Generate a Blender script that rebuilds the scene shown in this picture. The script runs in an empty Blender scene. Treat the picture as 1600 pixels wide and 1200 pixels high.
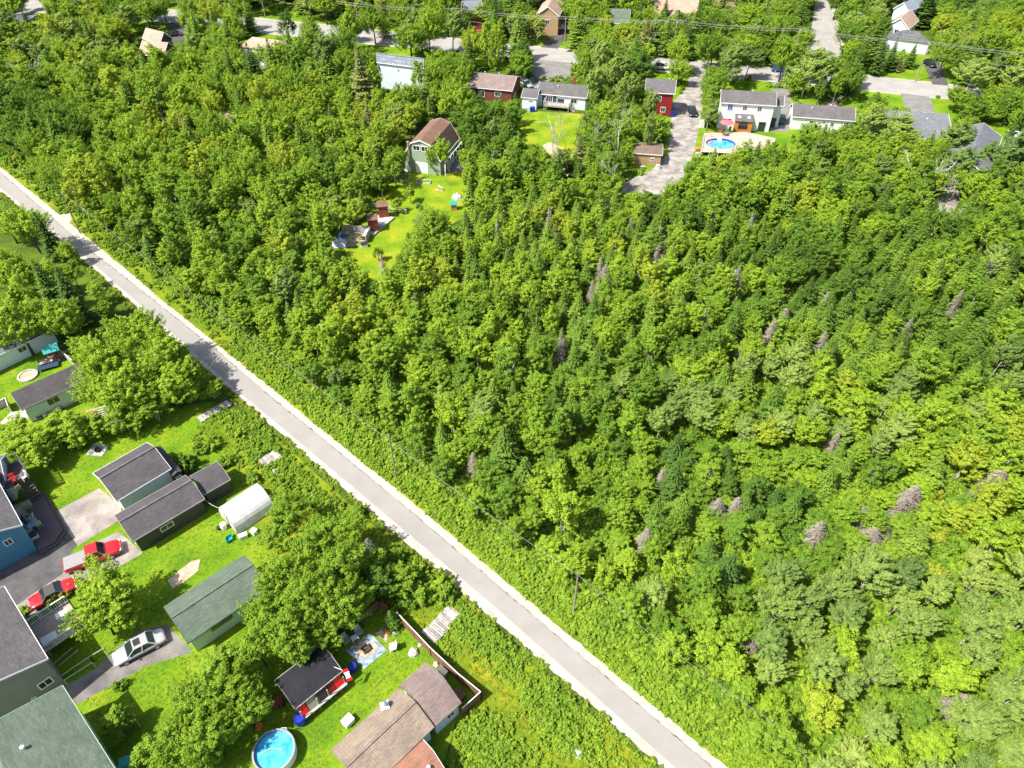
import bpy, bmesh, math, random
import numpy as np
from mathutils import Vector, Matrix
random.seed(7); rng = np.random.default_rng(7)
R = math.radians
scene = bpy.context.scene; COL = scene.collection

# ------------------------------------------------------------------ camera
CAM_H = 66.0; FPX = 1109.0; PITCH = R(43)
cd = bpy.data.cameras.new('camera'); cam = bpy.data.objects.new('camera', cd); COL.objects.link(cam)
cam.location = (0, 0, CAM_H); cam.rotation_euler = (R(90) - PITCH, 0, 0)
cd.sensor_width = 36; cd.lens = 36 * FPX / 1600; cd.clip_end = 3000
scene.camera = cam
# ------------------------------------------------------------------ light
SUN_AZ, SUN_EL = 208, 54            # direction towards the sun, degrees from +X; elevation
world = bpy.data.worlds.new('World'); scene.world = world; world.use_nodes = True
nt = world.node_tree; nt.nodes.clear()
sky = nt.nodes.new('ShaderNodeTexSky'); sky.sky_type = 'NISHITA'; sky.sun_disc = False
sky.sun_elevation = R(SUN_EL); sky.sun_rotation = R((90 - SUN_AZ) % 360)
sky.dust_density = 2.5; sky.ozone_density = .4
bg = nt.nodes.new('ShaderNodeBackground'); bg.inputs[1].default_value = 0.11
wo = nt.nodes.new('ShaderNodeOutputWorld')
nt.links.new(sky.outputs[0], bg.inputs[0]); nt.links.new(bg.outputs[0], wo.inputs[0])
sl = bpy.data.lights.new('sun', 'SUN'); sl.energy = 5.0; sl.angle = R(0.5); sl.color = (1, .95, .86)
so = bpy.data.objects.new('sun', sl); COL.objects.link(so)
sd = Vector((math.cos(R(SUN_AZ)) * math.cos(R(SUN_EL)), math.sin(R(SUN_AZ)) * math.cos(R(SUN_EL)), math.sin(R(SUN_EL))))
so.rotation_euler = sd.to_track_quat('Z', 'Y').to_euler(); so.location = (-60, -20, 90)
vs = scene.view_settings; scene.display_settings.display_device = 'sRGB'
vs.view_transform = 'Standard'; vs.look = 'None'; vs.exposure = 0.92; vs.gamma = 1; vs.use_curve_mapping = False
scene.cycles.max_bounces = 5; scene.cycles.diffuse_bounces = 3; scene.cycles.transparent_max_bounces = 4
scene.cycles.glossy_bounces = 2; scene.cycles.transmission_bounces = 3

# ------------------------------------------------------------------ geometry helpers
COSP, SINP = math.cos(PITCH), math.sin(PITCH)
def G(x, y, z=0.0):
    """real place (at height z) seen at a pixel of the 1600x1200 photograph"""
    a = (x - 800) / FPX; b = (y - 600) / FPX
    rx, ry, rz = a, COSP - b * SINP, -(SINP + b * COSP)
    t = (z - CAM_H) / rz
    return Vector((rx * t, ry * t, z))
def P(v):
    """pixel of a place"""
    z = v[1] * COSP - (v[2] - CAM_H) * SINP
    yy = -v[1] * SINP - (v[2] - CAM_H) * COSP
    return 800 + FPX * v[0] / z, 600 + FPX * yy / z, FPX / z
def inpoly(x, y, poly):
    c = False; n = len(poly); j = n - 1
    for i in range(n):
        xi, yi = poly[i]; xj, yj = poly[j]
        if (yi > y) != (yj > y) and x < (xj - xi) * (y - yi) / (yj - yi) + xi: c = not c
        j = i
    return c
def tag(o, label=None, cat=None, group=None, kind=None):
    if label: o['label'] = label
    if cat: o['category'] = cat
    if group: o['group'] = group
    if kind: o['kind'] = kind
    return o
def link_mesh(name, me, parent=None):
    o = bpy.data.objects.new(name, me); COL.objects.link(o)
    if parent: o.parent = parent
    return o
def empty(name, loc, rz=0.0):
    o = bpy.data.objects.new(name, None); COL.objects.link(o); o.location = loc; o.rotation_euler = (0, 0, rz)
    o.empty_display_size = .3
    return o
class MB:
    """collects shapes into one mesh"""
    def __init__(s): s.v = []; s.f = []; s.mi = []; s.cur = 0
    def add(s, vs_, fs):
        n = len(s.v); s.v += [tuple(v) for v in vs_]; s.f += [tuple(i + n for i in f) for f in fs]; s.mi += [s.cur] * len(fs); return s
    def mat(s, i): s.cur = i; return s
    def box(s, c, d, rz=0, M=None):
        x, y, z = d[0] / 2, d[1] / 2, d[2] / 2
        vs_ = [Vector((sx * x, sy * y, sz * z)) for sz in (-1, 1) for sy in (-1, 1) for sx in (-1, 1)]
        m = (M or Matrix.Rotation(rz, 4, 'Z')); vs_ = [m @ v + Vector(c) for v in vs_]
        return s.add(vs_, [(0, 2, 3, 1), (4, 5, 7, 6), (0, 1, 5, 4), (2, 6, 7, 3), (0, 4, 6, 2), (1, 3, 7, 5)])
    def bar(s, a, b, w, h=None):
        a, b = Vector(a), Vector(b); h = h or w; d = b - a
        if d.length < 1e-6: return s
        M = d.to_track_quat('X', 'Z').to_matrix().to_4x4()
        return s.box((a + b) / 2, (d.length, w, h), M=M)
    def tube(s, pts, rad, n=6, cap=True):
        pts = [Vector(p) for p in pts]; rings = []
        for i, p in enumerate(pts):
            d = (pts[min(i + 1, len(pts) - 1)] - pts[max(i - 1, 0)])
            if d.length < 1e-9: d = Vector((0, 0, 1))
            q = d.to_track_quat('Z', 'Y'); r = rad[i] if hasattr(rad, '__len__') else rad
            rings.append([p + q @ Vector((math.cos(2 * math.pi * k / n) * r, math.sin(2 * math.pi * k / n) * r, 0)) for k in range(n)])
        vs_ = [v for rg in rings for v in rg]; fs = []
        for i in range(len(pts) - 1):
            for k in range(n):
                a = i * n + k; b = i * n + (k + 1) % n; fs.append((a, b, b + n, a + n))
        if cap: fs.append(tuple(reversed(range(n)))); fs.append(tuple(range((len(pts) - 1) * n, len(pts) * n)))
        return s.add(vs_, fs)
    def prism(s, poly, z0, z1):
        n = len(poly); vs_ = [(p[0], p[1], z0) for p in poly] + [(p[0], p[1], z1) for p in poly]
        ar = sum(poly[i][0] * poly[(i + 1) % n][1] - poly[(i + 1) % n][0] * poly[i][1] for i in range(n))
        fs = [tuple(reversed(range(n))), tuple(range(n, 2 * n))] + [(i, (i + 1) % n, (i + 1) % n + n, i + n) for i in range(n)]
        if ar < 0: fs = [tuple(reversed(f)) for f in fs]
        return s.add(vs_, fs)
    def slab(s, quad, t):
        """thin slab: quad (ccw from above) thickened downwards"""
        q = [Vector(p) for p in quad]; n = (q[1] - q[0]).cross(q[2] - q[0]).normalized()
        if n.z < 0: q.reverse(); n = -n
        k = len(q); lo = [p - n * t for p in q]
        return s.add(q + lo, [tuple(range(k)), tuple(reversed(range(k, 2 * k)))] + [(i + k, (i + 1) % k + k, (i + 1) % k, i) for i in range(k)])
    def lathe(s, prof, n=16, c=(0, 0, 0)):
        vs_ = []; fs = []
        for r, z in prof: vs_ += [(c[0] + r * math.cos(2 * math.pi * k / n), c[1] + r * math.sin(2 * math.pi * k / n), c[2] + z) for k in range(n)]
        for i in range(len(prof) - 1):
            for k in range(n):
                a = i * n + k; b = i * n + (k + 1) % n; fs.append((a, b, b + n, a + n))
        return s.add(vs_, fs)
    def mesh(s, name, mats, smooth=False):
        me = bpy.data.meshes.new(name); me.from_pydata(s.v, [], s.f)
        for m in (mats if isinstance(mats, (list, tuple)) else [mats]): me.materials.append(m)
        if max(s.mi, default=0): me.polygons.foreach_set('material_index', s.mi)
        if smooth: me.polygons.foreach_set('use_smooth', [True] * len(me.polygons))
        me.update(); return me
    def build(s, name, mats, parent=None, smooth=False, bevel=0):
        o = link_mesh(name, s.mesh(name, mats, smooth), parent)
        if bevel:
            b = o.modifiers.new('bevel', 'BEVEL'); b.width = bevel; b.segments = 2; b.limit_method = 'ANGLE'
        return o

# ------------------------------------------------------------------ materials
def new_mat(name):
    m = bpy.data.materials.new(name); m.use_nodes = True; t = m.node_tree; t.nodes.clear()
    o = t.nodes.new('ShaderNodeOutputMaterial'); p = t.nodes.new('ShaderNodeBsdfPrincipled')
    t.links.new(p.outputs[0], o.inputs[0]); return m, t, p
def ramp(t, stops):
    r = t.nodes.new('ShaderNodeValToRGB'); e = r.color_ramp.elements
    e[0].position = stops[0][0]; e[0].color = (*stops[0][1], 1); e[1].position = stops[-1][0]; e[1].color = (*stops[-1][1], 1)
    for p_, c in stops[1:-1]:
        k = e.new(p_); k.color = (*c, 1)
    return r
def noise(t, scale, detail=4, rough=.6, coord='Object', vec=None):
    n = t.nodes.new('ShaderNodeTexNoise'); n.inputs['Scale'].default_value = scale; n.inputs['Detail'].default_value = detail; n.inputs['Roughness'].default_value = rough
    if vec is None:
        tc = t.nodes.new('ShaderNodeTexCoord'); vec = tc.outputs[coord]
    t.links.new(vec, n.inputs['Vector']); return n
def mixc(t, f, a, b, mode='MIX'):
    m = t.nodes.new('ShaderNodeMix'); m.data_type = 'RGBA'; m.blend_type = mode
    for s_, v in ((0, f), (6, a), (7, b)):
        if isinstance(v, (int, float)): m.inputs[s_].default_value = v
        elif isinstance(v, tuple): m.inputs[s_].default_value = (*v, 1)
        else: t.links.new(v, m.inputs[s_])
    return m.outputs[2]
def m_noise(name, c1, c2, scale=3, rough=.8, bump=0, fine=None, spec=.3, lo=.35, hi=.65):
    """two-tone procedural surface with optional fine speckle and bump"""
    m, t, p = new_mat(name); n = noise(t, scale); r = ramp(t, [(lo, c1), (hi, c2)]); t.links.new(n.outputs[0], r.inputs[0]); out = r.outputs[0]
    if fine:
        n2 = noise(t, fine, 2); r2 = ramp(t, [(.3, (.7, .7, .7)), (.7, (1.25, 1.25, 1.25))]); t.links.new(n2.outputs[0], r2.inputs[0]); out = mixc(t, 1.0, out, r2.outputs[0], 'MULTIPLY')
    t.links.new(out, p.inputs['Base Color']); p.inputs['Roughness'].default_value = rough; p.inputs['Specular IOR Level'].default_value = spec
    if bump:
        b = t.nodes.new('ShaderNodeBump'); b.inputs['Strength'].default_value = bump; b.inputs['Distance'].default_value = .05
        n3 = noise(t, fine or scale * 8, 3); t.links.new(n3.outputs[0], b.inputs['Height']); t.links.new(b.outputs[0], p.inputs['Normal'])
    return m
def m_plain(name, c, rough=.5, metal=0, coat=0, var=.12):
    m, t, p = new_mat(name); n = noise(t, 6, 3); d = tuple(x * (1 - var) for x in c); u = tuple(min(1, x * (1 + var)) for x in c)
    r = ramp(t, [(.3, d), (.7, u)]); t.links.new(n.outputs[0], r.inputs[0]); t.links.new(r.outputs[0], p.inputs['Base Color'])
    p.inputs['Roughness'].default_value = rough; p.inputs['Metallic'].default_value = metal; p.inputs['Coat Weight'].default_value = coat; return m
def m_shingle(name, c, var=.15, scale=1.0):
    """asphalt shingles: courses follow the slope (object space, x along the ridge)"""
    m, t, p = new_mat(name); tc = t.nodes.new('ShaderNodeTexCoord'); mp = t.nodes.new('ShaderNodeMapping'); t.links.new(tc.outputs['Object'], mp.inputs[0])
    br = t.nodes.new('ShaderNodeTexBrick'); t.links.new(mp.outputs[0], br.inputs[0])
    br.inputs['Scale'].default_value = 1 / scale; br.inputs['Brick Width'].default_value = .55; br.inputs['Row Height'].default_value = .17
    br.inputs['Mortar Size'].default_value = .018; br.inputs['Mortar Smooth'].default_value = .4; br.inputs['Bias'].default_value = 0
    br.inputs[1].default_value = (*[x * (1 - var) for x in c], 1); br.inputs[2].default_value = (*[x * (1 + var) for x in c], 1)
    br.inputs[3].default_value = (*[x * .68 for x in c], 1)
    n = noise(t, .55, 6, .7); r = ramp(t, [(.3, (.76, .77, .78)), (.7, (1.18, 1.17, 1.15))]); t.links.new(n.outputs[0], r.inputs[0])
    n2 = noise(t, 14, 2); r2 = ramp(t, [(.3, (.8, .8, .8)), (.7, (1.2, 1.2, 1.2))]); t.links.new(n2.outputs[0], r2.inputs[0])
    o = mixc(t, 1., br.outputs[0], r.outputs[0], 'MULTIPLY'); o = mixc(t, 1., o, r2.outputs[0], 'MULTIPLY')
    t.links.new(o, p.inputs['Base Color']); p.inputs['Roughness'].default_value = .85; p.inputs['Specular IOR Level'].default_value = .25
    return m
def m_siding(name, c, pitch=.2, vert=False, dirt=.12):
    m, t, p = new_mat(name); tc = t.nodes.new('ShaderNodeTexCoord'); w = t.nodes.new('ShaderNodeTexWave'); w.wave_type = 'BANDS'
    w.bands_direction = 'X' if vert else 'Z'; w.wave_profile = 'SAW'; w.inputs['Scale'].default_value = .314 / pitch / 2 * 1.0
    t.links.new(tc.outputs['Object'], w.inputs[0])
    r = ramp(t, [(0, tuple(x * .62 for x in c)), (.12, c), (1, tuple(x * .95 for x in c))]); t.links.new(w.outputs[0], r.inputs[0])
    n = noise(t, 1.1, 4); r2 = ramp(t, [(.35, (1 - dirt,) * 3), (.65, (1, 1, 1))]); t.links.new(n.outputs[0], r2.inputs[0])
    t.links.new(mixc(t, 1., r.outputs[0], r2.outputs[0], 'MULTIPLY'), p.inputs['Base Color']); p.inputs['Roughness'].default_value = .55; return m
def m_planks(name, c, axis='X', width=.15, var=.35, rough=.8):
    m, t, p = new_mat(name); tc = t.nodes.new('ShaderNodeTexCoord'); w = t.nodes.new('ShaderNodeTexWave'); w.bands_direction = axis; w.wave_profile = 'SAW'
    w.inputs['Scale'].default_value = .157 / width; t.links.new(tc.outputs['Object'], w.inputs[0])
    r = ramp(t, [(0, tuple(x * .3 for x in c)), (.12, c), (1, c)]); t.links.new(w.outputs[0], r.inputs[0])
    n = noise(t, 3, 5); r2 = ramp(t, [(.3, (1 - var,) * 3), (.7, (1 + var,) * 3)]); t.links.new(n.outputs[0], r2.inputs[0])
    t.links.new(mixc(t, 1., r.outputs[0], r2.outputs[0], 'MULTIPLY'), p.inputs['Base Color']); p.inputs['Roughness'].default_value = rough; return m
def m_glass(name, c=(.02, .03, .035)):
    m, t, p = new_mat(name); p.inputs['Base Color'].default_value = (*c, 1); p.inputs['Roughness'].default_value = .08; p.inputs['Specular IOR Level'].default_value = .8; return m
def m_water(name, c1, c2):
    m, t, p = new_mat(name); n = noise(t, 1.2, 4); r = ramp(t, [(.35, c1), (.6, c2)]); t.links.new(n.outputs[0], r.inputs[0]); t.links.new(r.outputs[0], p.inputs['Base Color'])
    p.inputs['Roughness'].default_value = .12; b = t.nodes.new('ShaderNodeBump'); b.inputs['Strength'].default_value = .35; n2 = noise(t, 5, 3); t.links.new(n2.outputs[0], b.inputs['Height']); t.links.new(b.outputs[0], p.inputs['Normal']); return m
def m_leaf(name, stops, trans=.22, rough=.55):
    """foliage: colour by the tree's own tint, varied leaf by leaf"""
    m, t, p = new_mat(name)
    at = t.nodes.new('ShaderNodeAttribute'); at.attribute_type = 'INSTANCER'; at.attribute_name = 'tint'
    r = ramp(t, stops); t.links.new(at.outputs['Fac'], r.inputs[0])
    lv = t.nodes.new('ShaderNodeAttribute'); lv.attribute_type = 'GEOMETRY'; lv.attribute_name = 'leafv'
    r2 = ramp(t, [(0, (.60, .64, .6)), (.5, (1, 1, 1)), (.85, (1.22, 1.18, 1.3)), (1, (1.7, 1.45, 3.0))]); t.links.new(lv.outputs['Fac'], r2.inputs[0])
    c = mixc(t, 1., r.outputs[0], r2.outputs[0], 'MULTIPLY'); t.links.new(c, p.inputs['Base Color'])
    p.inputs['Roughness'].default_value = .7; p.inputs['Specular IOR Level'].default_value = .18
    tr = t.nodes.new('ShaderNodeBsdfTranslucent'); t.links.new(c, tr.inputs[0])
    mx = t.nodes.new('ShaderNodeMixShader'); mx.inputs[0].default_value = trans
    out = [n for n in t.nodes if n.type == 'OUTPUT_MATERIAL'][0]
    t.links.new(p.outputs[0], mx.inputs[1]); t.links.new(tr.outputs[0], mx.inputs[2]); t.links.new(mx.outputs[0], out.inputs[0]); return m

M = {}
TINTS = [0.05, .28, .5, .72, .95]
M['leaf_birch'] = m_leaf('birch_leaves', [(0, (.085, .170, .020)), (.28, (.138, .250, .022)), (.5, (.198, .328, .024)), (.72, (.258, .390, .026)), (1, (.320, .400, .030))], trans=.34)
M['leaf_poplar'] = m_leaf('poplar_leaves', [(0, (.125, .210, .050)), (.28, (.165, .260, .054)), (.5, (.210, .310, .060)), (.72, (.255, .360, .066)), (1, (.300, .390, .075))], trans=.33)
M['leaf_fir'] = m_leaf('fir_needles', [(0, (.058, .118, .018)), (.28, (.098, .182, .020)), (.5, (.135, .232, .024)), (.72, (.165, .260, .028)), (1, (.200, .200, .065))], trans=.14)
M['leaf_shrub'] = m_leaf('shrub_leaves', [(0, (.085, .175, .018)), (.28, (.125, .235, .020)), (.5, (.170, .290, .022)), (.72, (.215, .335, .024)), (1, (.300, .340, .026))], trans=.3)
M['bark_dark'] = m_noise('dark_bark', (.05, .04, .03), (.12, .10, .08), 8, bump=.4)
M['bark_birch'] = m_noise('birch_bark', (.18, .16, .14), (.55, .52, .47), 5)
M['dead_wood'] = m_noise('dead_wood', (.22, .19, .17), (.42, .38, .34), 4)
M['dead_twig'] = m_noise('dead_twigs', (.19, .16, .13), (.33, .29, .245), 2)
M['asphalt_trail'] = m_noise('trail_asphalt', (.245, .232, .214), (.275, .261, .243), .35, bump=.1)
M['gravel'] = m_noise('pale_gravel', (.34, .305, .26), (.48, .435, .375), .8, fine=18, bump=.5)
M['asphalt_street'] = m_noise('street_asphalt', (.27, .257, .24), (.33, .315, .295), .3, fine=9)
M['asphalt_dark'] = m_noise('dark_asphalt', (.055, .055, .06), (.105, .10, .10), .5, fine=14)
M['asphalt_grey'] = m_noise('grey_asphalt', (.15, .145, .14), (.22, .21, .2), .4, fine=12)
M['concrete'] = m_noise('stained_concrete', (.19, .165, .15), (.33, .295, .265), .45, fine=10)
M['sand'] = m_noise('bare_sand', (.35, .25, .17), (.5, .4, .3), 1.2, fine=8)
M['white'] = m_plain('white_paint', (.78, .78, .76), .5)
M['trim'] = m_plain('white_trim', (.72, .72, .72), .5)
M['siding_white'] = m_siding('white_siding', (.74, .75, .74))
M['siding_mint'] = m_siding('pale_mint_siding', (.62, .74, .68))
M['siding_lblue'] = m_siding('light_blue_siding', (.64, .74, .78))
M['siding_blue'] = m_siding('blue_siding', (.07, .25, .40))
M['siding_navy'] = m_siding('navy_siding', (.03, .06, .12))
M['siding_dark'] = m_siding('charcoal_siding', (.060, .055, .055))
M['siding_grey'] = m_siding('grey_siding', (.24, .22, .21))
M['siding_red'] = m_siding('red_siding', (.24, .012, .010))
M['siding_green'] = m_siding('sage_siding', (.30, .37, .27), vert=True)
M['siding_tan'] = m_siding('tan_siding', (.42, .27, .15))
M['siding_pale'] = m_siding('pale_aqua_siding', (.74, .80, .80))
M['brick'] = m_shingle('red_brick', (.22, .07, .045), scale=.6)
for k, c in dict(grey=(.115, .108, .112), dark=(.085, .076, .082), blue=(.25, .28, .33), pink=(.40, .27, .21), brown=(.17, .12, .095), rust=(.185, .105, .075), taupe=(.26, .205, .16),
                 green=(.105, .140, .105), slate=(.15, .155, .175), black=(.022, .022, .028), mauve=(.21, .16, .145), cedar=(.30, .15, .10)).items():
    M['roof_' + k] = m_shingle(k + '_shingles', c)
M['glass'] = m_glass('window_glass'); M['glass_car'] = m_glass('car_glass', (.015, .028, .028))
M['rubber'] = m_plain('rubber', (.02, .02, .02), .8); M['chrome'] = m_plain('wheel_metal', (.5, .5, .52), .3, .9)
M['paint_silver'] = m_plain('silver_paint', (.44, .45, .47), .3, .3, .6, .02); M['paint_red'] = m_plain('red_paint', (.42, .010, .016), .3, 0, .8, .04)
M['paint_black'] = m_plain('black_paint', (.015, .015, .02), .25, 0, .8, .05); M['paint_white'] = m_plain('white_car_paint', (.75, .75, .75), .3, 0, .6, .03)
M['paint_blue'] = m_plain('blue_paint', (.01, .06, .25), .3, 0, .7, .04); M['paint_teal'] = m_plain('teal_paint', (.02, .08, .09), .3, .2, .7, .04)
M['lamp'] = m_plain('lamp_glass', (.7, .7, .68), .15, 0, .5, .03); M['taillamp'] = m_plain('tail_lamp', (.4, .01, .01), .2)
M['cover_grey'] = m_plain('grey_vinyl', (.25, .24, .245), .6); M['soft_black'] = m_plain('black_canvas', (.06, .055, .055), .8)
M['wood_grey'] = m_planks('weathered_planks', (.38, .35, .33), 'X', .18); M['wood_grey_y'] = m_planks('weathered_planks_across', (.38, .35, .33), 'Y', .18)
M['wood_dark'] = m_planks('dark_deck_boards', (.085, .07, .075), 'X', .16, .15); M['wood_brown'] = m_planks('brown_fence_boards', (.17, .085, .045), 'X', .15)
M['wood_pale'] = m_planks('pale_deck_boards', (.40, .32, .26), 'X', .16, .12); M['wood_new'] = m_noise('new_lumber', (.40, .30, .17), (.52, .42, .26), 3)
M['wood_red'] = m_noise('red_stained_wood', (.20, .035, .025), (.30, .07, .05), 2, fine=12); M['orange_wood'] = m_planks('orange_cedar', (.50, .18, .03), 'X', .15, .15)
M['pole_wood'] = m_noise('pole_wood', (.18, .15, .12), (.30, .26, .22), 3); M['cable'] = m_plain('cable', (.22, .21, .19), .6); M['cable_dark'] = m_plain('grey_cable', (.30, .31, .29), .5)
M['steel'] = m_plain('galvanised_steel', (.4, .42, .42), .4, .6); M['plastic_blue'] = m_plain('blue_plastic', (.006, .02, .30), .4); M['plastic_teal'] = m_plain('teal_plastic', (.01, .28, .25), .4)
M['plastic_white'] = m_plain('white_plastic', (.68, .67, .64), .5); M['plastic_grey'] = m_plain('grey_plastic', (.30, .29, .28), .6); M['plastic_green'] = m_plain('pale_green_plastic', (.30, .42, .27), .5)
M['plastic_black'] = m_plain('black_plastic', (.02, .02, .022), .5); M['plastic_orange'] = m_plain('orange_plastic', (.65, .16, .02), .5); M['red'] = m_plain('red_cloth', (.62, .01, .01), .6)
M['pink'] = m_plain('pink_cloth', (.70, .12, .14), .7); M['khaki'] = m_noise('khaki_panel', (.22, .21, .15), (.30, .28, .20), 4); M['brown_panel'] = m_plain('brown_panel', (.14, .08, .04), .7)
M['stone'] = m_noise('grey_stone', (.25, .24, .22), (.48, .46, .43), 2, fine=7); M['patio_blue'] = m_noise('blue_grey_pavers', (.13, .20, .27), (.32, .40, .46), 2.2, fine=5)
M['ash'] = m_noise('ash_and_gravel', (.22, .17, .12), (.50, .42, .34), 2.5, fine=9); M['tarp_blue'] = m_plain('blue_tarp', (.03, .12, .35), .5); M['tarp_white'] = m_noise('pale_tarp', (.35, .38, .45), (.65, .67, .72), 2)
M['water_pool'] = m_water('pool_water', (.03, .28, .52), (.10, .42, .62)); M['water_clear'] = m_water('pool_water_deep', (.02, .20, .50), (.10, .42, .66)); M['liner'] = m_plain('blue_liner', (.01, .07, .36), .4)

# ------------------------------------------------------------------ ground
def m_ground():
    m, t, p = new_mat('rough_ground'); n = noise(t, .25, 6, .65); r = ramp(t, [(.25, (.045, .040, .018)), (.42, (.045, .075, .012)), (.6, (.080, .135, .012)), (.8, (.13, .17, .02))])
    t.links.new(n.outputs[0], r.inputs[0]); n2 = noise(t, 5, 4); r2 = ramp(t, [(.3, (.55, .55, .55)), (.7, (1.4, 1.4, 1.3))]); t.links.new(n2.outputs[0], r2.inputs[0])
    t.links.new(mixc(t, 1., r.outputs[0], r2.outputs[0], 'MULTIPLY'), p.inputs['Base Color']); p.inputs['Roughness'].default_value = .95; p.inputs['Specular IOR Level'].default_value = .1; return m
def m_lawn(name, a, b, c):
    m, t, p = new_mat(name); n = noise(t, .22, 6, .6); r = ramp(t, [(.3, a), (.5, b), (.72, c)]); t.links.new(n.outputs[0], r.inputs[0])
    n2 = noise(t, 3.0, 5, .75); r2 = ramp(t, [(.3, (.62, .66, .6)), (.5, (1, 1, 1)), (.72, (1.28, 1.25, 1.2))]); t.links.new(n2.outputs[0], r2.inputs[0])
    t.links.new(mixc(t, 1., r.outputs[0], r2.outputs[0], 'MULTIPLY'), p.inputs['Base Color']); p.inputs['Roughness'].default_value = .9; p.inputs['Specular IOR Level'].default_value = .1
    bp = t.nodes.new('ShaderNodeBump'); bp.inputs['Strength'].default_value = .6; bp.inputs['Distance'].default_value = .1; n3 = noise(t, 9, 4); t.links.new(n3.outputs[0], bp.inputs['Height']); t.links.new(bp.outputs[0], p.inputs['Normal']); return m
M['ground'] = m_ground(); M['lawn'] = m_lawn('lawn_grass', (.065, .15, .008), (.120, .220, .008), (.22, .27, .018)); M['meadow'] = m_lawn('meadow_grass', (.07, .13, .010), (.14, .20, .010), (.28, .26, .015))
M['lawn_dry'] = m_lawn('yellowing_grass', (.085, .17, .008), (.165, .25, .010), (.30, .29, .02))
g = MB(); g.add([(-700, -300, 0), (700, -300, 0), (700, 1100, 0), (-700, 1100, 0)], [(0, 1, 2, 3)]); tag(g.build('ground', M['ground']), kind='structure')
def sheet(name, px, mat, z, kind='structure'):
    pts = [G(*p) for p in px]; b = MB(); n = len(pts); ar = sum(pts[i].x * pts[(i + 1) % n].y - pts[(i + 1) % n].x * pts[i].y for i in range(n))
    if ar < 0: pts.reverse()
    b.add([(p.x, p.y, z) for p in pts], [tuple(range(n))]); return tag(b.build(name, mat), kind=kind)
def interp(pl, n):
    """resample a pixel polyline evenly in x"""
    xs = np.linspace(pl[0][0], pl[-1][0], n); return [(x, float(np.interp(x, [p[0] for p in pl], [p[1] for p in pl]))) for x in xs]
def smooth_line(pl, n, it=6, jit=0):
    w = [G(*p) for p in pl]; L = [0]
    for a, b in zip(w, w[1:]): L.append(L[-1] + (b - a).length)
    s = np.linspace(0, L[-1], n); X = np.interp(s, L, [p.x for p in w]); Y = np.interp(s, L, [p.y for p in w])
    for _ in range(it):
        X[1:-1] = (X[:-2] + 2 * X[1:-1] + X[2:]) / 4; Y[1:-1] = (Y[:-2] + 2 * Y[1:-1] + Y[2:]) / 4
    if jit:
        X = X + rng.normal(0, jit, n); Y = Y + rng.normal(0, jit, n)
    return list(zip(X, Y))
def ribbon(name, A, B, mat, z, n=140, jit=0):
    a = smooth_line(A, n, jit=jit); b = smooth_line(B, n, jit=jit); m = MB()
    m.add([(x, y, z) for x, y in a] + [(x, y, z) for x, y in b], [(i, i + n, i + n + 1, i + 1) for i in range(n - 1)])
    o = m.build(name, mat)
    if o.data.polygons[0].normal.z < 0: o.data.flip_normals()
    return tag(o, kind='structure')
OR_ = [(-40, 233), (0, 261), (100, 341), (216, 437), (240, 458), (438, 618), (480, 653), (657, 795), (790, 908), (871, 977), (1137, 1200), (1240, 1290)]
AR_ = [(-40, 241), (0, 268), (135, 386), (240, 468), (345, 552), (421, 618), (480, 665), (643, 799), (740, 882), (827, 956), (1007, 1108), (1112, 1198), (1210, 1285)]
AL_ = [(-40, 267), (0, 293), (126, 394), (310, 557), (364, 605), (480, 701), (640, 836), (745, 924), (800, 972), (1052, 1197), (1150, 1287)]
OL_ = [(-40, 273), (0, 300), (126, 403), (300, 557), (375, 622), (480, 713), (577, 800), (640, 853), (730, 934), (800, 992), (1037, 1202), (1130, 1290)]
up_ = lambda pl, d: [(x, y - d) for x, y in pl]
ribbon('gravel_verge', OL_, OR_, M['gravel'], .02, 420, jit=.06)
ribbon('trail', AL_, AR_, M['asphalt_trail'], .03, 140)
M['edge_soil'] = m_noise('edge_soil', (.09, .08, .07), (.30, .27, .23), 1.5)
ribbon('trail_edge', up_(AR_, -1.6), up_(AR_, -.1), M['edge_soil'], .036, 420, jit=.05)
SF_ = [(-60, -10), (250, 14), (402, 29), (498, 38), (618, 51), (702, 60), (784, 68), (832, 73), (907, 79), (1032, 91), (1110, 97), (1174, 103), (1250, 109), (1354, 118), (1456, 130), (1559, 141), (1720, 162)]
SN_ = [(-60, 8), (250, 33), (402, 50), (498, 60), (570, 67), (604, 70), (697, 79), (796, 89), (907, 100), (1023, 110), (1100, 117), (1174, 124), (1250, 130), (1349, 140), (1450, 151), (1577, 163), (1720, 182)]
up = lambda pl, d: [(x, y - d) for x, y in pl]
ribbon('roadside_grass', up(SN_, -20), up(SF_, 11), M['lawn'], .006, 80)
ribbon('road_shoulder', up(SN_, -1.6), up(SF_, 1.2), M['gravel'], .012, 80, jit=.12)
ribbon('street', SN_, SF_, M['asphalt_street'], .022, 90)
mid = lambda f: [(x, y * (1 - f) + float(np.interp(x, [p[0] for p in SF_], [p[1] for p in SF_])) * f) for x, y in SN_]
ribbon('centre_line', mid(.495), mid(.505), M['gravel'], .028, 90)
sheet('side_street', [(1256, 112), (1264, 57), (1268, 43), (1274, 4), (1276, -25), (1296, -25), (1294, 3), (1305, 34), (1314, 75), (1320, 116)], M['asphalt_street'], .018)
sheet('sidewalk', [(1293, 3), (1318, 10), (1318, 27), (1309, 36), (1319, 70), (1315, 72), (1304, 34)], M['gravel'], .016)
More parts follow.
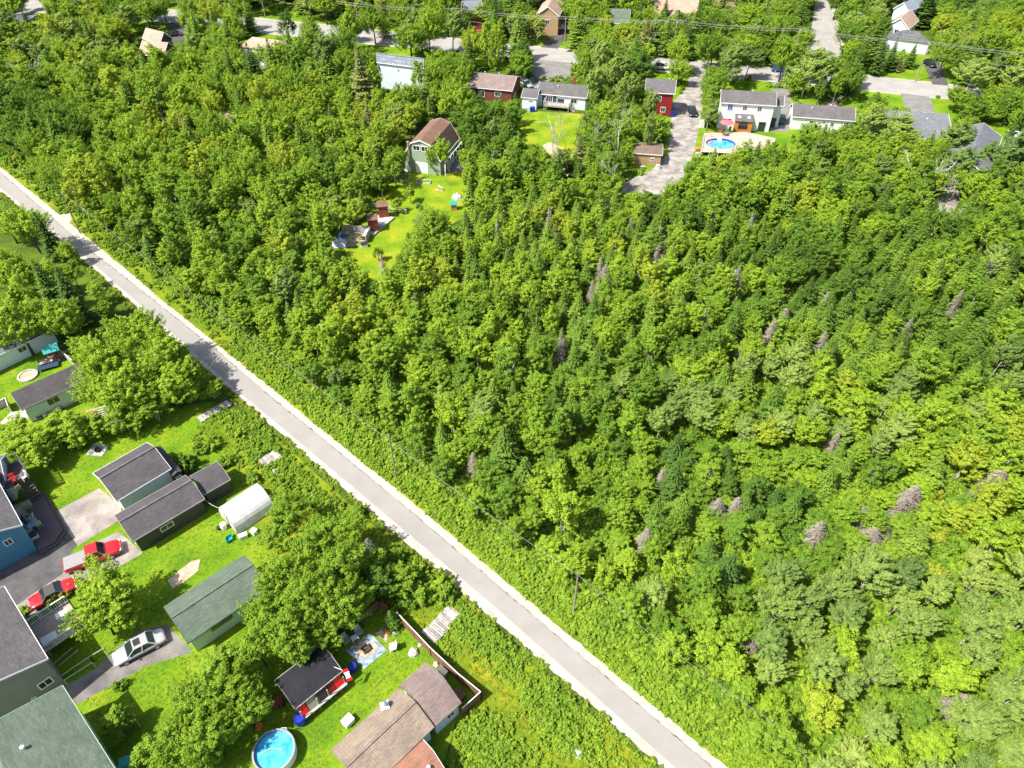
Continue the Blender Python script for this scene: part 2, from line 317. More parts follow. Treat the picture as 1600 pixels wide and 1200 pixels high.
# lawns
sheet('lawn', [(-200, 545), (0, 545), (70, 535), (130, 560), (240, 640), (330, 628), (372, 720), (360, 800), (420, 860), (500, 900), (580, 950), (640, 965), (745, 1080), (718, 1110), (690, 1200), (690, 1420), (-260, 1420)], M['lawn'], .006)
sheet('meadow', [(330, 628), (400, 655), (560, 800), (800, 1010), (1030, 1210), (1100, 1290), (700, 1300), (700, 1190), (718, 1110), (745, 1080), (640, 965), (580, 950), (500, 900), (420, 860), (360, 800), (372, 720)], M['meadow'], .005)
sheet('lawn', [(560, 445), (540, 395), (515, 330), (590, 262), (640, 255), (720, 262), (742, 330), (706, 350), (650, 352), (640, 372), (612, 420), (590, 445)], M['lawn_dry'], .006)
sheet('lawn', [(808, 172), (912, 178), (905, 240), (892, 292), (850, 290), (808, 235)], M['lawn_dry'], .006)
sheet('lawn', [(1030, 112), (1100, 118), (1130, 135), (1250, 148), (1400, 165), (1345, 220), (1230, 250), (1090, 300), (1050, 300), (980, 260), (1000, 190)], M['lawn'], .005)
sheet('lawn', [(1330, 135), (1500, 152), (1620, 170), (1620, 300), (1480, 235), (1400, 165)], M['lawn'], .0055)
sheet('lawn', [(1340, 60), (1500, 85), (1500, 134), (1340, 116)], M['lawn'], .005)
sheet('lawn', [(395, 0), (460, 5), (470, 36), (395, 28)], M['lawn'], .005)
vg = [(x + 26 * (y + 250) / 1100, y - 20 * (y + 250) / 1100) for x, y in OR_]
ribbon('verge_grass', up(OR_, -1), vg, M['meadow'], .009, 160)
# drives and yards of hard surface
sheet('driveway', [(844, 75), (872, 46), (866, 25), (888, 25), (888, 46), (871, 78)], M['asphalt_dark'], .016)
sheet('driveway', [(828, 92), (900, 99), (896, 116), (880, 127), (862, 121), (850, 138), (820, 138), (833, 112)], M['asphalt_grey'], .016)
sheet('gravel_drive', [(1078, 114), (1072, 140), (1052, 158), (1047, 200), (1044, 240), (1018, 266), (975, 285), (968, 303), (1040, 304), (1066, 282), (1085, 235), (1094, 190), (1100, 150), (1104, 118)], m_noise('grey_gravel', (.17, .155, .14), (.36, .33, .30), .5, fine=9, bump=.4), .015)
sheet('driveway', [(1407, 146), (1452, 151), (1462, 178), (1416, 173)], M['asphalt_grey'], .027)
sheet('driveway', [(1444, 103), (1456, 92), (1466, 92), (1482, 134), (1457, 132)], M['asphalt_dark'], .026)
sheet('driveway', [(697, 108), (716, 84), (733, 86), (722, 112)], M['asphalt_grey'], .017)
sheet('driveway', [(1208, 128), (1232, 131), (1240, 180), (1232, 206), (1204, 206)], M['asphalt_grey'], .016)
sheet('driveway', [(1286, 134), (1318, 138), (1312, 168), (1290, 165)], M['concrete'], .016)
sheet('driveway', [(262, 20), (300, 24), (300, 62), (262, 66)], M['asphalt_dark'], .016)
sheet('driveway', [(0, 0), (45, -12), (60, 18), (50, 34), (10, 40)], M['asphalt_grey'], .016)
sheet('driveway', [(52, 838), (85, 801), (120, 851), (100, 880), (97, 897), (26, 946), (-80, 1010), (-80, 900)], M['asphalt_dark'], .016)
sheet('parking_pad', [(84, 801), (155, 763), (190, 790), (188, 812), (122, 853)], M['concrete'], .019)
sheet('parking_pad', [(138, 852), (186, 831), (224, 864), (166, 897), (110, 915), (45, 958), (26, 946), (97, 897)], M['concrete'], .018)
sheet('driveway', [(92, 1078), (150, 1044), (172, 1022), (222, 984), (262, 976), (302, 1019), (268, 1029), (228, 1041), (122, 1100), (110, 1095)], m_noise('worn_asphalt', (.10, .095, .095), (.20, .185, .17), .5, fine=12), .017)
sheet('bare_patch', [(262, 908), (278, 893), (300, 876), (313, 874), (309, 892), (290, 908), (270, 920)], M['sand'], .017)
sheet('bare_patch', [(842, 230), (858, 222), (880, 232), (892, 262), (893, 284), (880, 280), (868, 262)], M['sand'], .017)
sheet('bare_patch', [(1462, 296), (1496, 290), (1500, 312), (1488, 334), (1466, 330)], M['concrete'], .017)
sheet('bare_patch', [(592, 985), (610, 972), (604, 1004), (586, 990)], M['ash'], .017)
sheet('bare_patch', [(92, 337), (108, 331), (112, 343), (106, 352)], M['gravel'], .024)
sheet('path', [(45, 958), (60, 950), (76, 975), (70, 1000), (58, 985)], M['concrete'], .020)
sheet('path', [(600, 262), (640, 262), (634, 275), (606, 272)], M['gravel'], .02)
# ------------------------------------------------------------------ buildings
def window(root, c, n, w, h, frame='trim', mull=1, glass='glass', name='window'):
    """frame with its pane, on a wall at c facing n (unit, local)"""
    n = Vector(n); tdir = Vector((-n.y, n.x, 0)); rz = math.atan2(tdir.y, tdir.x); c = Vector(c) + n * .03; f = MB(); t = .09
    for s in (-1, 1):
        f.box(c + Vector((0, 0, s * (h / 2 + t / 2))), (w + 2 * t, .08, t), rz); f.box(c + tdir * s * (w / 2 + t / 2), (t, .08, h), rz)
    for k in range(mull): f.box(c + tdir * ((k + 1) / (mull + 1) - .5) * w, (.05, .07, h), rz)
    fo = f.build(name, M[frame], root); p = MB(); p.box(c - n * .012, (w, .04, h), rz); p.build('pane', M[glass], fo); return fo
def door(root, c, n, w, h, mat='trim', panels=0, name='door'):
    n = Vector(n); tdir = Vector((-n.y, n.x, 0)); rz = math.atan2(tdir.y, tdir.x); c = Vector(c) + n * .03; m = MB(); m.box(c, (w, .07, h), rz)
    for k in range(panels): m.box(c + n * .045 + Vector((0, 0, ((k + .5) / panels - .5) * h)), (w * .9, .02, h / panels * .82), rz)
    d = m.build(name, M[mat], root); k = MB(); k.box(c + n * .07 + tdir * w * .38 + Vector((0, 0, -.05)), (.06, .07, .12), rz); k.build('handle', M['steel'], d); return d
def gable_w(name, label, cat, a, b, prof, roof, wall, sE=-1, ov=.3, wins=(), doors=(), hip=0, trim='trim', chim=None, vents=(), base=0, ridge=None, group=None, z0=0):
    a = Vector((a[0], a[1], 0)); b = Vector((b[0], b[1], 0)); u = (b - a).normalized(); L = (b - a).length; c = (a + b) / 2
    rz = math.atan2(u.y, u.x); root = tag(empty(name, (c.x, c.y, z0), rz), label, cat, group)
    hr = prof[0][1]; W, he = prof[-1]; wl = L / 2 - ov
    # wall: the profile pulled in by the overhang and just under the roof
    def zat(y):
        for (y0, z_0), (y1, z_1) in zip(prof, prof[1:]):
            if y <= y1: return z_0 + (z_1 - z_0) * (y - y0) / (y1 - y0)
        return he
    yw = W - ov; wt = .16
    if hip:
        w = MB(); w.box((0, 0, (he - wt) / 2), (2 * wl, 2 * yw, he - wt)); w.build('wall', M[wall], root)
        r = MB(); t = L / 2 - hip; v = [(-L / 2, -W, he), (L / 2, -W, he), (L / 2, W, he), (-L / 2, W, he), (-t, 0, hr), (t, 0, hr)]
        v2 = [(x, y, he - .14) for x, y, z in v[:4]]
        r.add(v + v2, [(0, 1, 5, 4), (1, 2, 5), (2, 3, 4, 5), (3, 0, 4), (1, 0, 6, 7), (2, 1, 7, 8), (3, 2, 8, 9), (0, 3, 9, 6), (6, 9, 8, 7)]); ro = r.build('roof', M[roof], root)
    else:
        half = [(y, zz - wt) for y, zz in prof if y < yw] + [(yw, zat(yw) - wt)]
        poly = [(-y, zz) for y, zz in reversed(half[1:])] + half; poly = [(-yw, base)] + poly + [(yw, base)]; n = len(poly)
        w = MB(); w.add([(-wl, y, zz) for y, zz in poly] + [(wl, y, zz) for y, zz in poly], [tuple(range(n)), tuple(reversed(range(n, 2 * n)))] + [(i + n, (i + 1) % n + n, (i + 1) % n, i) for i in range(n)])
        wo_ = w.build('wall', M[wall], root); bm = bmesh.new(); bm.from_mesh(wo_.data); bmesh.ops.recalc_face_normals(bm, faces=bm.faces); bm.to_mesh(wo_.data); bm.free()
        r = MB(); f = MB()
        for s in (-1, 1):
            for (y0, z_0), (y1, z_1) in zip(prof, prof[1:]):
                r.slab([(-L / 2, s * y0, z_0), (L / 2, s * y0, z_0), (L / 2, s * y1, z_1), (-L / 2, s * y1, z_1)], .12)
                for e in (-1, 1):
                    f.bar((e * (L / 2 + .02), s * y0, z_0 - .09), (e * (L / 2 + .02), s * y1, z_1 - .09), .04, .2)
            f.box((0, s * (W + .03), he - .09), (L + .08, .05, .16))
        ro = r.build('roof', M[roof], root); f.build('fascia', M[trim], root)
        if ridge:
            k = MB(); k.bar((-L / 2, 0, hr + .02), (L / 2, 0, hr + .02), .3, .05); k.build('ridge_cap', M[ridge], ro)
    for wn in wins:
        sd_, uu, zz, ww, hh = wn[:5]; kw = wn[5] if len(wn) > 5 else {}
        pos, nn = {'F': ((uu, sE * yw, zz), (0, sE, 0)), 'K': ((uu, -sE * yw, zz), (0, -sE, 0)), 'L': ((-wl, uu, zz), (-1, 0, 0)), 'R': ((wl, uu, zz), (1, 0, 0))}[sd_]
        window(root, pos, nn, ww, hh, **kw)
    for dn in doors:
        sd_, uu, ww, hh = dn[:4]; kw = dn[4] if len(dn) > 4 else {}
        pos, nn = {'F': ((uu, sE * yw, hh / 2 + base), (0, sE, 0)), 'K': ((uu, -sE * yw, hh / 2 + base), (0, -sE, 0)), 'L': ((-wl, uu, hh / 2 + base), (-1, 0, 0)), 'R': ((wl, uu, hh / 2 + base), (1, 0, 0))}[sd_]
        door(root, pos, nn, ww, hh, **kw)
    if chim:
        x, y, top = chim; k = MB(); k.box((x, y, (he + top) / 2), (.6, .5, top - he)); k.box((x, y, top + .06), (.75, .65, .12)); k.build('chimney', M['brick'], ro)
    for x, y in vents:
        zz = zat(abs(y)); k = MB(); k.tube([(x, y, zz - .1), (x, y, zz + .3)], .09, 8); k.lathe([(.16, .3), (.17, .38), (0, .42)], 8, (x, y, zz)); k.build('roof_vent', M['plastic_white'], ro)
    return root, L, W, ro
def gable(name, label, cat, A, B, hr, E, he, roof, wall, mid_=None, **kw):
    a, b, e = G(*A, hr), G(*B, hr), G(*E, he); u = (b - a); u.z = 0; u.normalize(); d = e - a; cr = u.x * d.y - u.y * d.x; W = abs(cr); s = 1 if cr > 0 else -1
    prof = [(0, hr), (W, he)]
    if mid_: prof = [(0, hr), (W * mid_[0], he + (hr - he) * mid_[1]), (W, he)]
    return gable_w(name, label, cat, a, b, prof, roof, wall, sE=s, **kw)
def gable_e(name, label, cat, P1, P2, he, W, side, hr, roof, wall, **kw):
    """from the eave seen at P1-P2; the ridge lies W away on the given side (+1 left of P1->P2)"""
    a, b = G(*P1, he), G(*P2, he); u = (b - a).normalized(); n = Vector((-u.y, u.x, 0)) * side
    return gable_w(name, label, cat, a + n * W, b + n * W, [(0, hr), (W, he)], roof, wall, sE=-side, **kw)
def deck(root, x0, y0, x1, y1, z, mat, rail=None, sides='', name='deck', post=.1, bal=.35):
    d = MB(); d.box(((x0 + x1) / 2, (y0 + y1) / 2, z - .06), (x1 - x0, y1 - y0, .12))
    for x in (x0 + .15, x1 - .15):
        for y in (y0 + .15, y1 - .15): d.box((x, y, z / 2 - .07), (.12, .12, max(.02, z - .14)))
    dk = d.build(name, M[mat], root)
    if rail:
        r = MB()
        for s_ in sides:
            (ax, ay), (bx, by) = {'n': ((x0, y1), (x1, y1)), 's': ((x0, y0), (x1, y0)), 'w': ((x0, y0), (x0, y1)), 'e': ((x1, y0), (x1, y1))}[s_]
            r.bar((ax, ay, z + 1), (bx, by, z + 1), .1, .06); r.bar((ax, ay, z + .12), (bx, by, z + .12), .05)
            n = max(2, int(math.hypot(bx - ax, by - ay) / bal))
            for i in range(n + 1):
                k = i / n; r.box((ax + (bx - ax) * k, ay + (by - ay) * k, z + .52), (.05, .05, .96) if i % 5 else (post, post, .98))
        r.build('railing', M[rail], dk)
    return dk
def stairs(root, c, dirv, w, z, n, mat, name='stairs'):
    m = MB(); d = Vector((*dirv, 0)).normalized(); rz = math.atan2(d.y, d.x)
    for i in range(n):
        h = z * (1 - (i + 1) / (n + 1)); m.box(Vector((c[0], c[1], 0)) + d * (.28 * (i + .5)) + Vector((0, 0, h - .03)), (.27, w, .06), rz)
    e = Vector((c[0], c[1], 0)); sd_ = Vector((-d.y, d.x, 0))
    for s in (-1, 1): m.bar(e + sd_ * s * w / 2 + Vector((0, 0, z - .2)), e + sd_ * s * w / 2 + d * .28 * n + Vector((0, 0, .03)), .06, .22)
    return m.build(name, M[mat], root)

# --- lower left yards
gable('garage', 'white garage with grey shingle roof at the end of the concrete pad', 'garage', (155, 747.5), (241, 698), 4.3, (184, 782), 2.8, 'roof_dark', 'siding_pale', ridge='roof_grey', wins=[('R', 0, 1.6, .8, .8)], doors=[('L', -.2, 2.6, 2.1, dict(panels=4, mat='white'))])
gable('charcoal_garage', 'long charcoal garage with white corner trim beside the white garage', 'garage', (186, 815), (299, 750), 3.7, (209.5, 844.5), 2.5, 'roof_dark', 'siding_dark', ridge='roof_grey', trim='plastic_grey', wins=[('F', -.5, 1.45, 1.3, .62, dict(frame='white'))], doors=[('L', 0, 2.2, 2.0, dict(panels=4, mat='white')), ('R', .8, .9, 1.95, dict(mat='siding_dark'))])
gable('garden_shed', 'small charcoal shed touching the far end of the long charcoal garage', 'shed', (304, 751), (345.5, 728), 3.0, (319, 772), 2.2, 'roof_dark', 'siding_dark', ov=.2, trim='plastic_grey', doors=[('R', 0, .9, 1.8, dict(mat='trim'))])
gable('lean_to_shed', 'low dark roofed lean-to shed behind the white garage', 'shed', (243, 699), (276, 738), 2.3, (240, 708), 2.1, 'roof_dark', 'siding_dark', ov=.1, trim='plastic_black', wins=[('R', 0, 1.3, .5, .4)])
r_, L_, W_, _ = gable('bungalow', 'white bungalow with dark grey roof beside the big yellow-green tree, left edge', 'house', (16, 614), (122, 567), 4.2, (36, 639), 2.7, 'roof_dark', 'siding_pale', trim='plastic_grey', wins=[('F', -.6, 1.75, 1.35, .95, dict(frame='white')), ('L', 0, 1.7, .9, .9)], doors=[('L', -1.4, .9, 2.0, dict(mat='white'))])
gable('mobile_home', 'white building half hidden by the yard tree at the left edge', 'house', (-90, 572), (70, 498), 3.2, (-80, 592), 2.5, 'roof_slate', 'siding_pale', wins=[('F', 2, 1.6, 1.0, .7), ('F', -2, 1.6, 1.0, .7)])
gable('playhouse', 'pale walled building with grey roof poking in at the left edge above the deck', 'shed', (-70, 740), (0, 719), 4.6, (-50, 771), 3.3, 'roof_grey', 'siding_lblue', ov=.15, wins=[('F', 0, 2.6, .8, .7)])
# blue house with its two decks
r_, L_, W_, _ = gable_e('blue_house', 'blue sided house with grey roof and black two-level deck, left edge', 'house', (-17, 727), (34, 820), 4.6, 4.2, -1, 6.4, 'roof_grey', 'siding_blue', trim='white', ov=.3, wins=[('R', 2.3, 3.1, .6, .7), ('R', -1.5, 3.0, 1.2, 1.0), ('F', 1.0, 3.0, 1.6, 1.2)], vents=[(1, -2)])
bh = r_
# deck frames are set in the house's own axes: x towards the camera-side gable, y away from the yard side
dk = deck(bh, -L_ / 2 - 1.2, W_ - .25, -L_ / 2 + 2.6, W_ + 2.7, 2.6, 'wood_dark', 'wood_dark', 'wen', 'deck', bal=.16)
stairs(dk, (-L_ / 2 + 2.6, W_ + 1.9), (1, 0), 1.3, 2.4, 7, 'wood_dark')
lk = MB(); x0 = -L_ / 2 + 4.2; lk.prism([(x0 - .6, W_ - .2), (L_ / 2 + .3, W_ - .2), (L_ / 2 + .3, W_ + 1.4), (L_ / 2 - .8, W_ + 2.7), (x0 - .6, W_ + 2.7)], .30, .45)
lk.prism([(x0 - .9, W_ - .2), (L_ / 2 + .6, W_ - .2), (L_ / 2 + .6, W_ + 1.5), (L_ / 2 - .7, W_ + 3.0), (x0 - .9, W_ + 3.0)], 0, .22); lk.build('lower_deck', M['wood_dark'], bh)
# brown sided house and green roofed house, bottom left
r_, L_, W_, _ = gable_e('taupe_house', 'grey roofed house with dark taupe siding at the lower left edge', 'house', (6, 916), (74, 1029), 5.0, 5.0, -1, 6.8, 'roof_grey', 'siding_grey', trim='white', vents=[(-1, -2), (3, -3.2)], wins=[('R', 3.6, 1.9, 1.0, .8, dict(frame='white')), ('R', 2.2, .9, .25, .4)])
dk = deck(r_, -2.6, W_ - .3, 1.3, W_ + 3.4, 1.1, 'wood_pale', 'white', 'we', 'veranda', bal=.2)
gable_e('green_roof_house', 'large green shingled house in the bottom left corner', 'house', (97, 1071), (186, 1212), 5.0, 5.6, -1, 6.6, 'roof_green', 'siding_mint', trim='plastic_green', vents=[(-1.5, 1.5)], wins=[('F', 0, 2.5, 1.2, 1)])
gable('green_shed', 'pale mint shed with green shingle roof beside the silver car', 'shed', (267, 965), (395, 881), 3.9, (292, 1005), 2.6, 'roof_green', 'siding_mint', ridge='roof_green', trim='roof_green', wins=[('F', -.9, 1.75, 2.2, .75, dict(mull=0, frame='siding_mint'))], doors=[('L', 0, 2.4, 2.0, dict(mat='white', panels=3)), ('R', 0, .9, 1.9)])
gable('workshop', 'tan shingled workshop with aqua wall at the bottom edge', 'shed', (540, 1197), (648, 1096), 3.9, (676, 1137), 2.7, 'roof_taupe', 'siding_lblue', ridge='roof_mauve', vents=[], trim='roof_taupe', doors=[('L', 0, 1, 2)], wins=[('F', 1, 1.5, .8, .6)])
gable('shed', 'grey shingled shed joined to the tan workshop near the brown fence', 'shed', (649, 1092), (691, 1056), 3.8, (721, 1097), 2.5, 'roof_mauve', 'siding_lblue', ov=.2, trim='roof_mauve', wins=[('F', .4, 1.4, .7, .6), ('R', 0, 1.6, .7, .7)])
gable('red_roof_shed', 'small shed with reddish brown roof below the tan workshop', 'shed', (606, 1232), (676, 1172), 3.3, (700, 1206), 2.3, 'roof_cedar', 'siding_lblue', ov=.2, vents=[(1.2, -.8)], wins=[('R', 0, 1.3, .5, .5)])
# roof vent of the workshop (white cowl with a flashing plate)
def cowl(px, z, parent_label):
    p = G(*px, z); o = empty('roof_ventilator', p, R(20)); tag(o, parent_label, 'roof vent')
    m = MB(); m.box((0, 0, -.05), (.75, .75, .06)); m.build('flashing', M['white'], o); m = MB(); m.lathe([(.13, 0), (.13, .35), (.22, .36), (.24, .48), (.1, .6), (0, .62)], 12); m.build('cowl', M['steel'], o)
cowl((601, 1102), 3.35, 'white metal cowl vent on the tan workshop roof')
# bar shed (open fronted, black roof)
def bar_shed():
    a, b = G(442, 1080, 2.9), G(516, 1022, 2.9); r_, L, W, ro = gable_w('open_bar_shed', 'open-fronted garden bar with black roof and red panels under the trees', 'shed', a, b, [(0, 2.9), (1.75, 2.2)], 'roof_black', 'wood_red', sE=-1, ov=.25, trim='wood_grey')
    yw = -1.52
    for x, w, m_, nm in ((-L / 2 + .55, .7, 'red', 'red_panel'), (-L / 2 + 1.55, 1.1, 'khaki', 'counter_flap'), (-.1, 1.0, 'plastic_black', 'serving_hatch'), (.95, .85, 'brown_panel', 'brown_panel'), (L / 2 - 1.15, 1.7, 'red', 'red_panel')):
        k = MB(); M_ = Matrix.Rotation(R(-28), 4, 'X'); k.box((x, yw - .42, 1.45), (w, .05, 1.15), M=M_); k.build(nm, M[m_], r_)
    k = MB(); k.box((0, yw - .8, .9), (L - .3, .35, .06)); k.build('counter', M['wood_grey'], r_)
    for x in (-L / 2 + .2, -.6, .5, L / 2 - .25): k = MB(); k.box((x, yw - .7, 1.05), (.09, .09, 2.1)); k.build('post', M['wood_grey'], r_)
    return r_, L
r_, L_ = bar_shed()
# flag on a short pole at the shed corner
fp = G(522, 1042, 2.5); o = tag(empty('flag', fp, 0), 'red and white maple leaf flag hanging from a pole on the bar shed', 'flag')
e = G(535, 1047, 2.7); m = MB(); m.tube([(0, 0, 0), e - fp], .025, 6); m.build('pole', M['white'], o)
fl = MB(); base = e - fp; dv = Vector((.42, -.62, -1.05)); sv = Vector((.34, .16, 0)) * 1.2
def quadf(b_, s0, s1, t0, t1, mi, off=0):
    b_.mat(mi); N_ = 3; vs_ = []
    for i in range(N_ + 1):
        for (s_) in (s0, s1):
            k = t0 + (t1 - t0) * i / N_; p_ = base + sv * s_ + dv * k + Vector((-.35, -.3, .4)).normalized() * (.06 * math.sin(k * 9 + s_ * 3) + off); vs_.append(p_)
    b_.add(vs_, [(2 * i, 2 * i + 1, 2 * i + 3, 2 * i + 2) for i in range(N_)])
quadf(fl, 0, 1, 0, .26, 0); quadf(fl, 0, 1, .26, .74, 1); quadf(fl, 0, 1, .74, 1, 0)
fl.mat(0); leaf = [(0, .5), (.12, .28), (.2, .34), (.3, .12), (.42, .2), (.4, -.02), (.16, -.14), (.04, -.42), (-.04, -.42), (-.16, -.14), (-.4, -.02), (-.42, .2), (-.3, .12), (-.2, .34), (-.12, .28)]
pts = [base + sv * (.5 + x * .62) + dv * (.5 - y * .34) + Vector((-.35, -.3, .4)).normalized() * (.06 * math.sin((.5 - y * .34) * 9 + (.5 + x * .62) * 3) + .012) for x, y in leaf]
fl.add(pts, [tuple(range(len(pts)))]); fl.build('cloth', [M['red'], M['white']], o)

# --- houses along the street
gable('light_blue_house', 'two-storey light blue house with pale roof and two front gables', 'house', (588, 82), (662, 91), 8.3, (652, 103), 6.2, 'roof_blue', 'siding_lblue', trim='white', wins=[('F', -4.2, 5.2, .8, 1.0), ('F', -3.2, 2.2, .8, 1.0), ('F', 2.5, 5.1, .9, 1.0), ('L', 0, 5, .9, 1)], vents=[(-1.5, -1)])
gable('brick_bungalow', 'red brick bungalow with mauve shingle roof and white windows', 'house', (730, 112), (808, 119), 4.6, (790, 141), 2.9, 'roof_mauve', 'brick', wins=[('F', -3.8, 1.7, 1.0, .9), ('F', -1.4, 1.5, 1.3, 1.3), ('F', 2.6, 1.7, 1.4, .9)], vents=[(-2, 1), (1.5, 1)])
r_, L_, W_, _ = gable('navy_front_bungalow', 'grey roofed bungalow with navy centre section and grey back deck', 'house', (843, 127), (921, 134), 4.7, (915, 153), 3.0, 'roof_grey', 'siding_lblue', trim='white', chim=(2.0, 1.6, 5.6), vents=[(-1.2, -1)], wins=[('F', -2.9, 1.9, 1.5, 1.2, dict(frame='white', mull=2)), ('F', 2.9, 1.9, 1.3, .9)], doors=[('F', -.2, 1.6, 2.1, dict(mat='glass'))])
nv = MB(); nv.box((-2.9, -W_ + .33, 1.45), (3.4, .12, 2.75)); nv.build('navy_panel', M['siding_navy'], r_)
window(r_, (-2.9, -W_ + .25, 1.9), (0, -1, 0), 1.4, 1.2, 'white', 2)
deck(r_, -3.8, -W_ - 2.0, 2.2, -W_ + .25, 1.1, 'wood_grey', 'wood_grey', 'swe', 'deck', bal=.2); stairs(r_, (2.3, -W_ - 1.0), (1, 0), 1.2, 1.1, 4, 'wood_grey')
gable('attached_garage', 'low grey roofed garage wing at the left end of the navy front bungalow', 'garage', (818, 137), (843, 139.5), 4.0, (838, 154), 2.7, 'roof_grey', 'siding_lblue', ov=.2, wins=[('F', .3, 1.9, .8, .35)])
gable('red_house', 'tall barn-red house with grey roof beside the gravel drive', 'house', (1010, 122), (1057, 125), 7.2, (1030, 145), 5.4, 'roof_grey', 'siding_red', trim='white', vents=[(1.9, 1), (2.6, 1)], wins=[('F', 0, 4, .9, 1), ('R', 0, 4.2, .8, 1), ('F', 1.2, 1.6, .9, 1)])
r_, L_, W_, _ = gable('white_house', 'two-storey white house with grey roof and orange cedar porch', 'house', (1127, 139.5), (1214, 144.5), 7.6, (1125, 160), 5.9, 'roof_grey', 'siding_white', trim='white', vents=[(1.0, 1)], wins=[('F', -3.6, 4.9, 1.0, 1.2, dict(glass='tarp_blue')), ('F', -.5, 4.9, .8, .9), ('F', 2.6, 4.9, .8, .9), ('F', -3.7, 1.9, 1.7, 1.0, dict(glass='red')), ('R', 0, 4.6, .9, 1.1)], doors=[('F', 3.9, 1.5, 2.1, dict(mat='glass'))])
pr = MB(); pr.slab([(-2.2, -W_ + .35, 3.6), (-2.2, -W_ - 1.6, 2.7), (1.6, -W_ - 1.6, 2.7), (1.6, -W_ + .35, 3.6)], .15); pr.build('porch_roof', M['roof_grey'], r_)
for x in (-1.3, .7):
    s_ = MB(); s_.box((x, -W_ - .6, 3.24), (.6, .6, .08), M=Matrix.Rotation(R(24), 4, 'X')); s_.build('skylight', M['tarp_white'], r_)
pr = MB(); pr.box((-1.75, -W_ - 1.2, 1.28), (.9, .3, 2.55)); pr.box((1.15, -W_ - 1.2, 1.28), (.9, .3, 2.55)); pr.box((-.3, -W_ - 1.2, .45), (2.0, .2, .8)); pr.build('porch_wall', M['orange_wood'], r_)
window(r_, (-.3, -W_ - 1.25, 1.6), (0, -1, 0), 1.9, 1.3, 'brown_panel', 2)
gable('garage_wing', 'white two-storey garage wing on the right end of the white house', 'garage', (1206, 149), (1226, 150), 6.4, (1216, 165), 4.9, 'roof_grey', 'siding_white', trim='white', ov=.2, doors=[('F', 0, 1.1, 2.1, dict(mat='siding_navy'))])
gable('white_bungalow', 'long white bungalow with grey roof to the right of the white house', 'house', (1239, 161), (1337, 168), 4.6, (1239, 182), 2.9, 'roof_grey', 'siding_white', trim='white', wins=[('F', -2.2, 1.9, .9, .5), ('F', .3, 2.0, .7, .4), ('F', 2.1, 1.7, .6, .9), ('F', 5.0, 1.8, .9, .8), ('F', 6.1, 1.8, .7, .8)], vents=[(-2.5, -1), (1.6, .8)])
gable('slate_house', 'slate hip-roofed house behind trees at the right', 'house', (1372, 172), (1482, 178), 6.0, (1470, 218), 3.4, 'roof_slate', 'siding_grey', hip=0, trim='white', wins=[('F', -1, 2.2, 1.1, .9), ('F', 4.5, 2.2, 1.1, .9)], vents=[(2.5, -2)])
gable('entry_gable', 'small grey gabled entry at the left end of the slate house', 'porch', (1376, 171), (1377, 160), 4.6, (1387, 170), 3.5, 'roof_slate', 'siding_grey', ov=.2, wins=[('R', 0, 1.6, .8, 1.0)])
gable('grey_gable_house', 'grey roofed house with pale walls near the right edge', 'house', (1514, 252), (1538, 192), 5.8, (1566, 214), 3.8, 'roof_slate', 'siding_lblue', trim='white', wins=[('L', 1.5, 2.5, 1.1, 1.1), ('L', -1.5, 2.5, 1.1, 1.1)])
gable('right_edge_house', 'grey roofed house glimpsed through leaves at the right edge', 'house', (1592, 205), (1660, 212), 5.2, (1600, 238), 3.2, 'roof_slate', 'siding_lblue', wins=[('F', -1, 2, 1, 1)])
gable('hip_roof_house', 'dark grey hip-roofed house across the street behind the utility pole', 'house', (1388, 43), (1460, 52), 5.4, (1455, 66), 3.0, 'roof_slate', 'siding_lblue', hip=4.0, wins=[('F', -2, 1.8, 1.4, 1.1), ('F', 3, 1.8, 1.4, 1.1)])
gable('pale_house', 'pale house with beige and grey gables at the top right', 'house', (1408, 28), (1424, 15), 6.6, (1432, 36), 4.2, 'roof_pink', 'siding_white', wins=[('L', 0, 3, 1, 1)])
gable('grey_gable_cottage', 'white and grey two-storey house cut off by the top edge at right', 'house', (1412, 4), (1440, -8), 7.6, (1440, 10), 5.6, 'roof_blue', 'siding_lblue', wins=[('F', 0, 4, 1, 1)])
gable('right_wood_house', 'grey roof of a house in the woods at the far upper right', 'house', (1562, 49), (1580, 50), 4.4, (1571, 57), 3.0, 'roof_slate', 'siding_white', wins=[('F', 0, 1.8, 1, .8)])
gable('green_roof_cottage', 'white cottage with green roof across the street', 'house', (952, 13), (985, 14), 5.4, (960, 36), 3.0, 'roof_green', 'siding_white', trim='white', wins=[('F', 0, 1.6, 1.2, 1)])
gable('brown_roof_house', 'house with broad pale brown roof at the top centre right', 'house', (1022, -5), (1092, -2), 7.2, (1030, 24), 3.6, 'roof_pink', 'siding_tan', wins=[('F', 0, 1.8, 1.4, 1)])
gable('gabled_porch', 'small gabled porch projecting from the brown roofed house', 'porch', (1053, 28), (1055, 12), 5.0, (1063, 32), 3.0, 'roof_pink', 'siding_grey', ov=.2, wins=[('L', 0, 2.0, .9, .9)])
gable('top_edge_house', 'long low tan-roofed house cut by the top edge', 'house', (1104, 2), (1160, 6), 4.6, (1140, 13), 3.2, 'roof_pink', 'siding_tan', wins=[('F', 0, 1.8, 1.2, .9)])
gable('tan_house', 'tan two-storey house with pinkish roof above the pickup driveway', 'house', (856, 10), (866, -8), 7.6, (844, 12), 5.2, 'roof_pink', 'siding_tan', wins=[('L', 0, 3.5, 1.1, 1.1), ('F', 0, 3.6, 1, 1)])
gable('grey_red_house', 'grey roofed house with a red brick gable cut by the top edge', 'house', (722, 1), (752, -2), 6.4, (738, 10), 4.2, 'roof_blue', 'brick', wins=[('F', 0, 2.6, 1.2, 1)])
